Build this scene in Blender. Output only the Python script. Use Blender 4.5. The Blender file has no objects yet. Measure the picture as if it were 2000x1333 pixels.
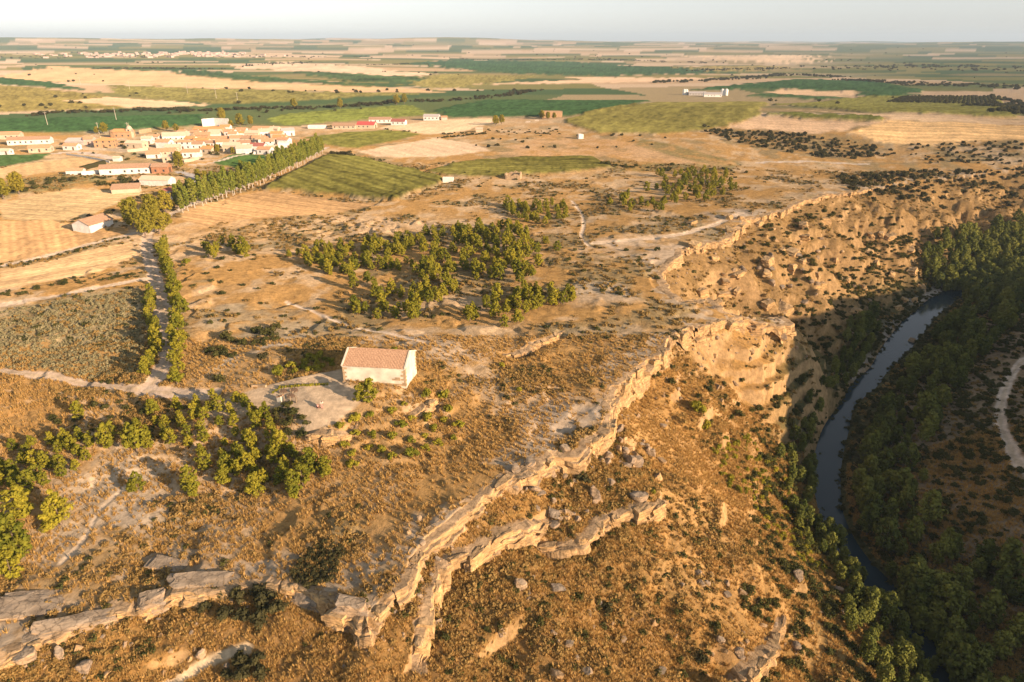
import bpy, bmesh, math, random, time
import numpy as np
from mathutils import Vector, Matrix
T0 = time.time()
R = math.radians
sc = bpy.context.scene
col = sc.collection

# ------------------------------------------------------------------ camera
CAMZ, PITCH, FPX = 62.0, 23.8, 1333.0          # drone 62 m above the chapel terrace, 24 mm lens
cd = bpy.data.cameras.new('camera'); cam = bpy.data.objects.new('camera', cd); col.objects.link(cam)
cd.sensor_width = 36.0; cd.lens = 24.0; cd.clip_start = 0.5; cd.clip_end = 60000
cam.location = (0, 0, CAMZ); cam.rotation_euler = (R(90 - PITCH), 0, 0)
sc.camera = cam

# ------------------------------------------------------------------ sky, sun, exposure
SUN_EL, SUN_AZ = 16.0, 127.0                   # azimuth clockwise from +Y (view direction)
w = bpy.data.worlds.new('World'); sc.world = w; w.use_nodes = True
nt = w.node_tree; bg = nt.nodes['Background']
sky = nt.nodes.new('ShaderNodeTexSky'); sky.sky_type = 'NISHITA'; sky.sun_disc = False
sky.sun_elevation = R(SUN_EL); sky.sun_rotation = R(SUN_AZ)
sky.air_density = 1.0; sky.dust_density = 0.6; sky.ozone_density = 2.0; sky.altitude = 300
hs = nt.nodes.new('ShaderNodeHueSaturation'); hs.inputs['Saturation'].default_value = 0.22
nt.links.new(sky.outputs[0], hs.inputs['Color']); nt.links.new(hs.outputs[0], bg.inputs[0]); bg.inputs[1].default_value = 0.09
sd = bpy.data.lights.new('sun', 'SUN'); sun = bpy.data.objects.new('sun', sd); col.objects.link(sun)
sd.energy = 5.0; sd.angle = R(0.6); sd.color = (1.0, 0.72, 0.48)
sdir = Vector((math.sin(R(SUN_AZ)) * math.cos(R(SUN_EL)), math.cos(R(SUN_AZ)) * math.cos(R(SUN_EL)), math.sin(R(SUN_EL))))
sun.rotation_euler = sdir.to_track_quat('Z', 'Y').to_euler()
sc.view_settings.view_transform = 'Standard'; sc.view_settings.look = 'None'
sc.view_settings.exposure = 0.95; sc.view_settings.gamma = 1.0
sc.cycles.max_bounces = 5; sc.cycles.diffuse_bounces = 2; sc.cycles.glossy_bounces = 2
sc.cycles.transmission_bounces = 2; sc.cycles.transparent_max_bounces = 6; sc.cycles.volume_bounces = 0

# ------------------------------------------------------------------ numeric helpers
rng = np.random.default_rng(7)
random.seed(5)
def W(u, v, z=0.0):
    """the point of the place at level z that lies under photo position u, v"""
    A = R(PITCH); a = (u - 1000) / FPX; b = (666.5 - v) / FPX
    d = (a, math.cos(A) + b * math.sin(A), -math.sin(A) + b * math.cos(A))
    t = (z - CAMZ) / d[2]
    return (d[0] * t, d[1] * t)
def hsh(ix, iy, s):
    n = (ix.astype(np.int64) * 374761393 + iy.astype(np.int64) * 668265263 + s * 1442695041) & 0x7fffffff
    n = ((n ^ (n >> 13)) * 1274126177) & 0x7fffffff
    return ((n ^ (n >> 16)) & 0xffff) / 32767.5 - 1.0
def vn(x, y, s=0):
    xi = np.floor(x); yi = np.floor(y); fx = x - xi; fy = y - yi
    fx = fx * fx * (3 - 2 * fx); fy = fy * fy * (3 - 2 * fy)
    a = hsh(xi, yi, s); b = hsh(xi + 1, yi, s); c = hsh(xi, yi + 1, s); d = hsh(xi + 1, yi + 1, s)
    return (a + (b - a) * fx) * (1 - fy) + (c + (d - c) * fx) * fy
def fbm(x, y, s=0, o=4, g=0.5):
    t = np.zeros_like(x); a = 1.0
    for i in range(o):
        t += a * vn(x * 2 ** i + 17.3 * i, y * 2 ** i - 9.1 * i, s + i); a *= g
    return t
def ss(a, b, x):
    t = np.clip((x - a) / (b - a), 0, 1); return t * t * (3 - 2 * t)
def resample(pts, step):
    pts = np.array(pts, float); out = []
    for a, b in zip(pts[:-1], pts[1:]):
        n = max(1, int(np.linalg.norm((b - a)[:2]) / step))
        for i in range(n): out.append(a + (b - a) * i / n)
    out.append(pts[-1]); return np.array(out)
def near(x, y, line):
    """distance to a dense polyline and index of nearest vertex"""
    lx = line[:, 0].astype(np.float32); ly = line[:, 1].astype(np.float32)
    D = np.empty(len(x)); I = np.empty(len(x), int)
    x = x.astype(np.float32); y = y.astype(np.float32)
    for i in range(0, len(x), 20000):
        d = (x[i:i + 20000, None] - lx) ** 2 + (y[i:i + 20000, None] - ly) ** 2
        k = d.argmin(1); I[i:i + 20000] = k; D[i:i + 20000] = np.sqrt(d[np.arange(len(k)), k])
    return D, I
def seg_dist(x, y, pts):
    """distance to a coarse polyline, exact, with the signed side (right positive) and the arc length"""
    best = np.full(x.shape, 1e9); side = np.zeros(x.shape); arc = np.zeros(x.shape); L = 0
    for (ax, ay), (bx, by) in zip(pts[:-1], pts[1:]):
        dx, dy = bx - ax, by - ay; l2 = dx * dx + dy * dy + 1e-9; l = math.sqrt(l2)
        t = np.clip(((x - ax) * dx + (y - ay) * dy) / l2, 0, 1)
        d = np.hypot(x - ax - t * dx, y - ay - t * dy)
        m = d < best
        best = np.where(m, d, best); arc = np.where(m, L + t * l, arc)
        side = np.where(m, np.sign((x - ax) * dy - (y - ay) * dx), side); L += l
    return best, side, arc, L
def in_poly(x, y, poly):
    c = np.zeros(x.shape, bool); n = len(poly); j = n - 1
    for i in range(n):
        xi, yi = poly[i][0], poly[i][1]; xj, yj = poly[j][0], poly[j][1]
        if yi != yj:
            c ^= ((yi > y) != (yj > y)) & (x < (xj - xi) * (y - yi) / (yj - yi) + xi)
        j = i
    return c
def sd_poly(x, y, poly):
    p = [(q[0], q[1]) for q in poly]
    d = seg_dist(x, y, p + [p[0]])[0]
    return np.where(in_poly(x, y, p), d, -d)
def soft_poly(x, y, poly, wdt):
    """mask 0..1 of a polygon with a soft edge, computed near its box only"""
    p = np.array([(q[0], q[1]) for q in poly]); m = np.zeros(x.shape)
    b = (x > p[:, 0].min() - 3 * wdt) & (x < p[:, 0].max() + 3 * wdt) & (y > p[:, 1].min() - 3 * wdt) & (y < p[:, 1].max() + 3 * wdt)
    if b.any(): m[b] = ss(-wdt, wdt, sd_poly(x[b], y[b], p))
    return m

# ------------------------------------------------------------------ the lie of the land
CTRL = [(735, 760, 0.3), (620, 790, 0), (560, 760, -.6), (900, 760, -1.6), (1000, 850, -2.6), (1100, 820, -2.2), (1200, 775, -2), (1050, 740, -2),
 (900, 640, -2.5), (760, 640, -3), (600, 640, -4), (1100, 640, -2.5), (1250, 600, -2), (1000, 560, -4), (800, 500, -5), (600, 500, -6),
 (1200, 480, -3), (1000, 420, -5), (1330, 490, -2), (1450, 430, -3), (1300, 400, -4), (1000, 360, -6), (700, 340, -7), (500, 400, -7.5),
 (300, 480, -7), (100, 520, -7.5), (310, 560, -5.5), (330, 680, -3.5), (100, 640, -6), (0, 740, -5.5), (280, 750, -3), (200, 850, -6.5),
 (450, 790, -2.5), (450, 900, -6.5), (550, 950, -6.5), (700, 1000, -5.5), (700, 890, -4), (850, 900, -4.5), (900, 950, -4), (800, 830, -2.2), (300, 1000, -8),
 (100, 1000, -9), (0, 1150, -9.5), (300, 1120, -8.5), (600, 1130, -7), (760, 1090, -5.5), (0, 900, -8), (1290, 680, -2), (1240, 700, -2),
 (1180, 830, -2.4), (1080, 880, -3), (960, 950, -3.4), (870, 1010, -3.8), (800, 1080, -4.6), (560, 1160, -7), (300, 1170, -8.4), (100, 1230, -9.4), (0, 1270, -9.8),
 (1410, 615, -4.8), (1535, 640, -12), (1480, 630, -8.5), (0, 270, -8), (200, 330, -8), (570, 260, -8), (420, 240, -8), (700, 250, -8), (1100, 272, -4), (1400, 285, -3.5),
 (1700, 262, -2), (2000, 262, -2), (1350, 330, -6), (1500, 300, -7), (1600, 335, -9), (1500, 345, -7), (1600, 380, -4), (1700, 300, -9), (1760, 330, -11), (2000, 300, -7), (2000, 325, -12),
 (1300, 150, -8), (700, 150, -8), (300, 160, -8), (1800, 170, -8), (850, 297, -5.5), (1000, 290, -4)]
cx, cy, cz = [], [], []
for u, v, z in CTRL:
    a, b = W(u, v, z); cx.append(a); cy.append(b); cz.append(z)
for a, b, z in [(-200, 60, -11), (-300, 150, -8), (-500, 300, -8), (600, 560, -3), (900, 700, -8), (-900, 900, -8), (1200, 1500, -8), (500, 430, -10), (-120, 60, -10.5), (900, 440, -10)]:
    cx.append(a); cy.append(b); cz.append(z)
cx, cy, cz = map(np.array, (cx, cy, cz)); SC = 100.0
def _K(r2): return np.where(r2 > 1e-12, 0.5 * r2 * np.log(r2 + 1e-12), 0)
_n = len(cx); _M = np.zeros((_n + 3, _n + 3))
_M[:_n, :_n] = _K(((cx[:, None] - cx) / SC) ** 2 + ((cy[:, None] - cy) / SC) ** 2) + np.eye(_n) * 0.004
_M[:_n, _n] = _M[_n, :_n] = 1; _M[:_n, _n + 1] = _M[_n + 1, :_n] = cx / SC; _M[:_n, _n + 2] = _M[_n + 2, :_n] = cy / SC
_wt = np.linalg.solve(_M, np.concatenate([cz, [0, 0, 0]]))
def base(x, y):
    z = np.empty(len(x))
    for i in range(0, len(x), 50000):
        X = x[i:i + 50000]; Y = y[i:i + 50000]
        z[i:i + 50000] = _K(((X[:, None] - cx) / SC) ** 2 + ((Y[:, None] - cy) / SC) ** 2) @ _wt[:_n] + _wt[_n] + _wt[_n + 1] * X / SC + _wt[_n + 2] * Y / SC
    far = ss(650, 950, np.hypot(x * 0.8, y)); far = np.maximum(far, ss(420, 800, np.abs(x)))
    return np.clip(z, -16, 3) * (1 - far) - 8 * far

# rim of the plateau: u, v, level, height of the rock step under it
RIMPX = [(2000, 325, -12, 1), (1880, 338, -11, 1.4), (1760, 352, -9, .8), (1660, 370, -4, 1.2), (1600, 385, -4, .6), (1560, 400, -3, 1.3), (1500, 420, -3, .8), (1450, 440, -3, 2.4), (1430, 462, -3, 3.4),
 (1380, 475, -2.5, 1.2), (1330, 490, -2, 1.2), (1300, 520, -2, 1.8), (1295, 560, -2, 4), (1330, 585, -2.5, 4), (1375, 570, -3, 3.5), (1410, 605, -4.5, 2), (1460, 612, -7.5, 2), (1525, 622, -11, 3), (1545, 645, -13, 3.5),
 (1510, 655, -13, 3), (1450, 640, -9.5, 2.5), (1370, 640, -4, 3.5), (1310, 655, -2, 3.5), (1290, 690, -2, 5), (1270, 700, -2, 4), (1235, 725, -2, 6), (1200, 765, -2, 3.6), (1198, 800, -2.1, 3.6), (1180, 835, -2.4, 3.4),
 (1150, 850, -2.5, 3.4), (1120, 880, -2.8, 3.4), (1080, 885, -3, 3.2), (1030, 910, -3.2, 2.8), (960, 950, -3.4, 2.6), (910, 985, -3.6, 2.4), (870, 1010, -3.8, 2.6), (820, 1055, -4.4, 2.8), (795, 1085, -4.6, 2.4), (780, 1140, -5.2, 1.8),
 (735, 1180, -5.8, 2.0), (715, 1215, -6.2, 3.2), (640, 1205, -6.6, 3.2), (620, 1180, -6.8, 2), (560, 1155, -7, .7), (500, 1140, -7.4, .7), (420, 1150, -8, .8), (330, 1165, -8.3, 2.0), (260, 1185, -8.5, 1.9), (225, 1185, -8.8, .8), (160, 1210, -9.2, .9), (90, 1240, -9.5, 1.2), (0, 1272, -9.8, 1.1), (-150, 1320, -10, 2.2)]
rim = [(900, 430, -10, 2), (520, 418, -11, 3)] + [W(u, v, z) + (z, h) for u, v, z, h in RIMPX] + [(-130, 52, -10.5, 2), (-400, 60, -10, 1)]
rim = np.array(rim)
rim = np.concatenate([resample(rim[:3], 5)[:-1], resample(rim[2:6], 1.5)[:-1], resample(rim[5:-2], 0.7)[:-1], resample(rim[-3:], 4)])
_a = np.concatenate([[0], np.cumsum(np.hypot(*np.diff(rim[:, :2], axis=0).T))])
rim[:, 0] += fbm(_a / 7, _a * 0, 31, 4) * 0.9; rim[:, 1] += fbm(_a / 7, _a * 0 + 5, 37, 4) * 0.9
rim[:, 2] = base(rim[:, 0], rim[:, 1])
rim[:, 3] *= 1 + 0.28 * fbm(_a / 6, _a * 0 + 9, 41, 3)
RIMPOLY = [(r[0], r[1]) for r in rim] + [(-9000, 60), (-9000, 40000), (30000, 40000), (30000, 430)]
RVZ = -40.0
RIV = [(1500, 300), (900, 325), (600, 335), (420, 345), (320, 342)] + [W(u, v, RVZ) for u, v in [(2000, 510), (1920, 545), (1850, 578), (1795, 622), (1742, 690), (1705, 735), (1655, 785), (1622, 860), (1612, 930), (1622, 1010), (1665, 1090), (1725, 1150), (1850, 1333)]] + \
      [(74, 60), (66, 35), (45, 12), (0, -10), (-80, -15), (-300, 0), (-900, 10)]
def _smooth(p, k):
    for _ in range(k):
        q = [p[0]]
        for a, b in zip(p[:-1], p[1:]):
            q += [(a[0] * .75 + b[0] * .25, a[1] * .75 + b[1] * .25), (a[0] * .25 + b[0] * .75, a[1] * .25 + b[1] * .75)]
        p = q + [p[-1]]
    return p
riv = resample(_smooth(RIV, 3), 1.0)
_rt = np.gradient(riv, axis=0); _rt /= np.linalg.norm(_rt, axis=1)[:, None] + 1e-9
_ra = np.concatenate([[0], np.cumsum(np.hypot(*np.diff(riv, axis=0).T))])
RIVHW = 2.4 + 1.8 * ss(190, 235, riv[:, 1]) + 0.8 * fbm(_ra / 18, _ra * 0, 77, 2)
RIDGE = (29 * ss(300, 130, riv[:, 1]) * (.15 + .85 * ss(35, 125, riv[:, 1]))) + 2 * fbm(_ra / 60, _ra * 0, 12, 2)   # crest of the opposite bank

# smaller rock steps: line, drop on its left-hand side, run-out
STEPS = [
 ([(1100, 978, -7), (1040, 1012, -8), (985, 1045, -8.6), (940, 1078, -9), (890, 1120, -9.4), (850, 1180, -9.8), (815, 1260, -10.5), (780, 1345, -11)], 2.3, 6),
 ([(1305, 905, -7), (1290, 960, -8), (1245, 975, -9), (1190, 1005, -9.5), (1135, 1050, -10), (1085, 1058, -10.4), (1020, 1035, -10)], 2.0, 6),
 ([(1530, 1110, -17), (1540, 1165, -17.5), (1525, 1215, -17.5), (1480, 1240, -17), (1390, 1280, -16.5)], 2.0, 5),
 ([(1105, 640, -2.6), (1075, 662, -2.6), (1030, 678, -2.6), (960, 690, -2.4)], 1.5, 5),
 ([(875, 765, -1.4), (840, 785, -1.4), (800, 795, -1), (765, 790, -.6)], 1.6, 4),
 ([(690, 800, 0), (672, 822, 0), (640, 832, 0), (585, 828, 0), (578, 800, 0)], 1.5, 4),
 ([(470, 600, -4), (540, 590, -4), (600, 575, -4.4)], 0.8, 5),
]
def _jag(l, k):
    q = resample(_smooth(l, 1), 1.2); a = np.arange(len(q)) * 1.2
    q[:, 0] += .7 * fbm(a / 5, a * 0, 500 + k, 3); q[:, 1] += .7 * fbm(a / 5, a * 0 + 3, 520 + k, 3)
    return [tuple(p) for p in q]
STEPS = [(_jag([W(*p) for p in l], k), h, r) for k, (l, h, r) in enumerate(STEPS)]
PLAZA = [W(u, v, 0) for u, v in [(400, 768), (470, 752), (560, 738), (668, 722), (675, 752), (730, 764), (692, 792), (655, 812), (590, 822), (578, 800), (545, 788), (520, 775), (460, 782), (405, 782)]]
_fr = rim[::3]
def foot(x, y):
    """level of the foot of the rim ledges, blended between neighbours"""
    out = np.empty(len(x)); fx, fy, fz = (_fr[:, k].astype(np.float32) for k in (0, 1, 2)); fz = fz - _fr[:, 3].astype(np.float32)
    ln = np.hypot(np.gradient(fx), np.gradient(fy))
    for i in range(0, len(x), 20000):
        d2 = (x[i:i + 20000, None].astype(np.float32) - fx) ** 2 + (y[i:i + 20000, None].astype(np.float32) - fy) ** 2 + .6
        w_ = ln / (d2 * np.sqrt(d2)); out[i:i + 20000] = (w_ * fz).sum(1) / w_.sum(1)
    return out
def height(x, y, fine=True):
    x = np.asarray(x, float).ravel(); y = np.asarray(y, float).ravel()
    b = base(x, y)
    und = 0.9 * fbm(x / 45, y / 45, 3, 3) + (0.42 * fbm(x / 9, y / 9, 8, 4) if fine else 0)
    calm = ss(150, 260, y) * 0.55 * ss(60, -20, x - 0.25 * y) + 0.35 * ss(420, 700, y)
    zin = b + und * (1 - np.clip(calm, 0, .85)) * (1 - .85 * soft_poly(x, y, PLAZA, 9.0))
    # little eroded ravines between the pines and behind the avenue field
    zin -= 1.6 * soft_poly(x, y, [W(u, v, -6) for u, v in [(540, 430), (660, 420), (840, 430), (830, 455), (700, 462), (560, 455)]], 8) * np.abs(fbm(x / 7, y / 7, 55, 3))
    tq = zin / 1.1 + .9 * fbm(x / 16, y / 16, 160, 3); fr_ = tq - np.floor(tq)
    zin += (ss(.35, .65, fr_) - fr_) * .75 * ss(-.2, .5, fbm(x / 22, y / 22, 170, 3)) * ss(480, 350, y) * (1 - soft_poly(x, y, PLAZA, 4.0))   # thin rock beds stepping out
    z = zin.copy()
    c = (y < 700) & (y > -900) & (x > -1200) & (x < 1600)
    io = np.where(c)[0]
    X, Y = x[io], y[io]
    ins = np.ones(len(io), bool)
    t_ = np.where((Y < 445) & ((X > -140) | (Y < 75)))[0]
    ins[t_] = in_poly(X[t_], Y[t_], RIMPOLY)
    o = io[~ins]
    info = np.zeros((len(x), 4)); info[:, 0] = 1e3; info[:, 1] = -1e3; info[:, 3] = 1
    ii = io[ins]
    k = ii[(y[ii] < 480) & (x[ii] > -200) & (x[ii] < 420)]
    if len(k):
        d, ik = near(x[k], y[k], rim); info[k, 1] = -d
        z[k] -= (rim[ik, 3] + .2) * ss(.95, 0.35, d)                          # the rock ledges stand in front of this step
    if len(o):
        X, Y = x[o], y[o]
        dr, ir = near(X, Y, rim); dv, iv = near(X, Y, riv)
        side = (X - riv[iv, 0]) * _rt[iv, 1] - (Y - riv[iv, 1]) * _rt[iv, 0]      # >0 : right when walking down the list
        left = side > 0                                                             # towards the plateau
        hw = RIVHW[iv]; dl = np.maximum(dv - hw, 0)
        t = dl / (dl + dr + 1e-6)
        zr = foot(X, Y)
        g = np.interp(t, [0, .05, .14, .3, .5, .75, 1], [0, .02, .09, .28, .52, .78, 1])
        env = 4 * t * (1 - t) * ss(2, 25, dl + dr)
        rg = fbm(X / 26 + .15 * Y / 26, Y / 26, 21, 4); rb = fbm(X / 48, Y / 48, 210, 2)
        far_ = ss(120, 170, Y)
        zl = RVZ + .4 + g * (zr - RVZ - .4) + env * (6.5 * far_ * (.45 - np.abs(rb)) + (1 - far_) * 1.5 * fbm(X / 15, Y / 15, 220, 2) + (2.4 + 4.2 * far_) * (0.55 - np.abs(rg)) + (.8 + .5 * far_) * fbm(X / 7, Y / 7, 23, 4)) + 0.3 * fbm(X / 3, Y / 3, 28, 2)
        per = 4.6; tq = zl / per + .55 * fbm(X / 24, Y / 24, 140, 3); fr_ = tq - np.floor(tq)
        zl += env * (ss(.38, .62, fr_) - fr_) * per * .8 * ss(-.1, .5, fbm(X / 17, Y / 17, 150, 3) + .25 * far_ - .1)
        rp = np.interp(dl, [0, 6, 14, 40, 48, 72, 112, 170, 500, 900], [0, .02, .05, .22, .25, .52, 1, 1.04, .9, .6])
        zrt = RVZ + .4 + rp * (RIDGE[iv] + 40) + ss(10, 40, dl) * (1.4 * fbm(X / 22, Y / 22, 61, 4))
        zz = np.where(left, zl, zrt)
        bed = ss(1.6, -0.6, dv - hw)
        zz = zz * (1 - bed) + (RVZ - 1.1) * bed
        z[o] = zz
        info[o, 0] = dl; info[o, 1] = np.where(left, dr, 200); info[o, 2] = np.where(left, 1, 2); info[o, 3] = t
    for l, h, run in STEPS:
        p = np.array(l); b_ = (x > p[:, 0].min() - 60) & (x < p[:, 0].max() + 60) & (y > p[:, 1].min() - 60) & (y < p[:, 1].max() + 60)
        if not b_.any(): continue
        X, Y = x[b_], y[b_]
        d, s, a, L = seg_dist(X, Y, l)
        sdn = d * s * -1
        ends = ss(0, 6, a) * ss(0, 6, L - a)
        z[b_] -= h * ss(-.9, -0.35, sdn) * np.exp(-np.maximum(sdn, 0) / run) * ends
    pm = soft_poly(x, y, PLAZA, 0.7)
    z = z * (1 - pm) + pm * np.minimum(b, 0.0)
    # distant mesas
    hyp = np.hypot(x, y)
    m = ss(3200, 8500, hyp)
    z += m * (58 + 34 * fbm(x / 2600, y / 1100, 70, 3)) * (0.55 + .45 * ss(3500, -1500, x)) + ss(900, 2500, hyp) * 6 * fbm(x / 700, y / 500, 66, 3)
    height.info = info
    return z

# ------------------------------------------------------------------ ground on a graded grid (fine near, coarse far)
vv = np.arange(1475, 96, -1.9)
rows = np.array([W(1000, v, -3)[1] for v in vv])
far_r = [rows[-1]]
while far_r[-1] < 13000: far_r.append(far_r[-1] * 1.045)
near_r = list(np.concatenate([[-700, -500, -380, -300, -240, -200], np.arange(-170, rows[0] - 1.5, 4.0)]))
YR = np.concatenate([near_r, rows, far_r[1:]])
NI = 1000
si = np.linspace(-0.9, 0.9, NI)
ext = [6]
while ext[-1] < 7000: ext.append(ext[-1] + max(5, ext[-1] * 0.07))
ext = np.array(ext)
wy = np.maximum(YR, 38) * 0.915 + 26
GX = np.concatenate([-(0.9 * wy[:, None] + ext[::-1][None]), si[None] * wy[:, None], 0.9 * wy[:, None] + ext[None]], 1)
GY = np.repeat(YR[:, None], GX.shape[1], 1)
NR, NC = GX.shape
gx, gy = GX.ravel(), GY.ravel()
gz = height(gx, gy)
info = height.info
def grid_normal(z):
    Z = z.reshape(NR, NC)
    zx = np.gradient(Z, axis=1) / np.gradient(GX, axis=1)
    dGXdr = np.gradient(GX, axis=0); dY = np.gradient(GY, axis=0)
    zy = (np.gradient(Z, axis=0) - zx * dGXdr) / dY
    return zx.ravel(), zy.ravel()
print('height', round(time.time() - T0, 1))

gz0 = gz.copy()
NE = len(ext)
def zgrid(x, y, Z=None):
    Z = (gz if Z is None else Z).reshape(NR, NC)
    x = np.asarray(x, float); y = np.asarray(y, float)
    r = np.clip(np.searchsorted(YR, y) - 1, 0, NR - 2); fr = np.clip((y - YR[r]) / (YR[r + 1] - YR[r]), 0, 1)
    w_ = wy[r] * (1 - fr) + wy[r + 1] * fr
    ax = np.abs(x) - .9 * w_
    ci = (x / w_ + .9) / 1.8 * (NI - 1) + NE
    eo = np.interp(ax, np.concatenate([[0], ext]), np.arange(NE + 1))
    ci = np.where(ax > 0, np.where(x > 0, NE + NI - 1 + eo, NE - eo), ci)
    ci = np.clip(ci, 0, NC - 1.001); c0 = ci.astype(int); fc = ci - c0
    return (Z[r, c0] * (1 - fc) + Z[r, c0 + 1] * fc) * (1 - fr) + (Z[r + 1, c0] * (1 - fc) + Z[r + 1, c0 + 1] * fc) * fr
def ray_to_ground(uv):
    """photo positions -> points on the ground"""
    uv = np.array(uv, float); A = R(PITCH)
    a = (uv[:, 0] - 1000) / FPX; b = (666.5 - uv[:, 1]) / FPX
    dx = a; dy = math.cos(A) + b * math.sin(A); dz = -math.sin(A) + b * math.cos(A)
    lo = (5 - CAMZ) / np.minimum(dz, -1e-3); hi = (-46 - CAMZ) / np.minimum(dz, -1e-3)
    hit = hi.copy(); done = np.zeros(len(uv), bool)
    N = 240
    for i in range(N + 1):
        t = lo + (hi - lo) * i / N
        h_ = (CAMZ + dz * t <= zgrid(dx * t, dy * t, gz0)) & ~done
        hit[h_] = t[h_]; done |= h_
    t0 = hit - (hi - lo) / N
    for _ in range(8):
        tm = (t0 + hit) / 2
        below = CAMZ + dz * tm <= zgrid(dx * tm, dy * tm, gz0)
        hit = np.where(below, tm, hit); t0 = np.where(below, t0, tm)
    return np.stack([dx * hit, dy * hit], 1)
_gcache = {}
def prefetch(uvs):
    uvs = [q for q in dict.fromkeys((float(u), float(v)) for u, v in uvs) if q not in _gcache]
    if uvs:
        for q, p in zip(uvs, ray_to_ground(uvs)): _gcache[q] = (float(p[0]), float(p[1]))
def G(u, v):
    if (float(u), float(v)) not in _gcache: prefetch([(u, v)])
    return _gcache[(float(u), float(v))]
def GP(pts):
    prefetch(pts); return [G(*p) for p in pts]
def zat(x, y):
    return zgrid(np.atleast_1d(x), np.atleast_1d(y))

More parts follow.
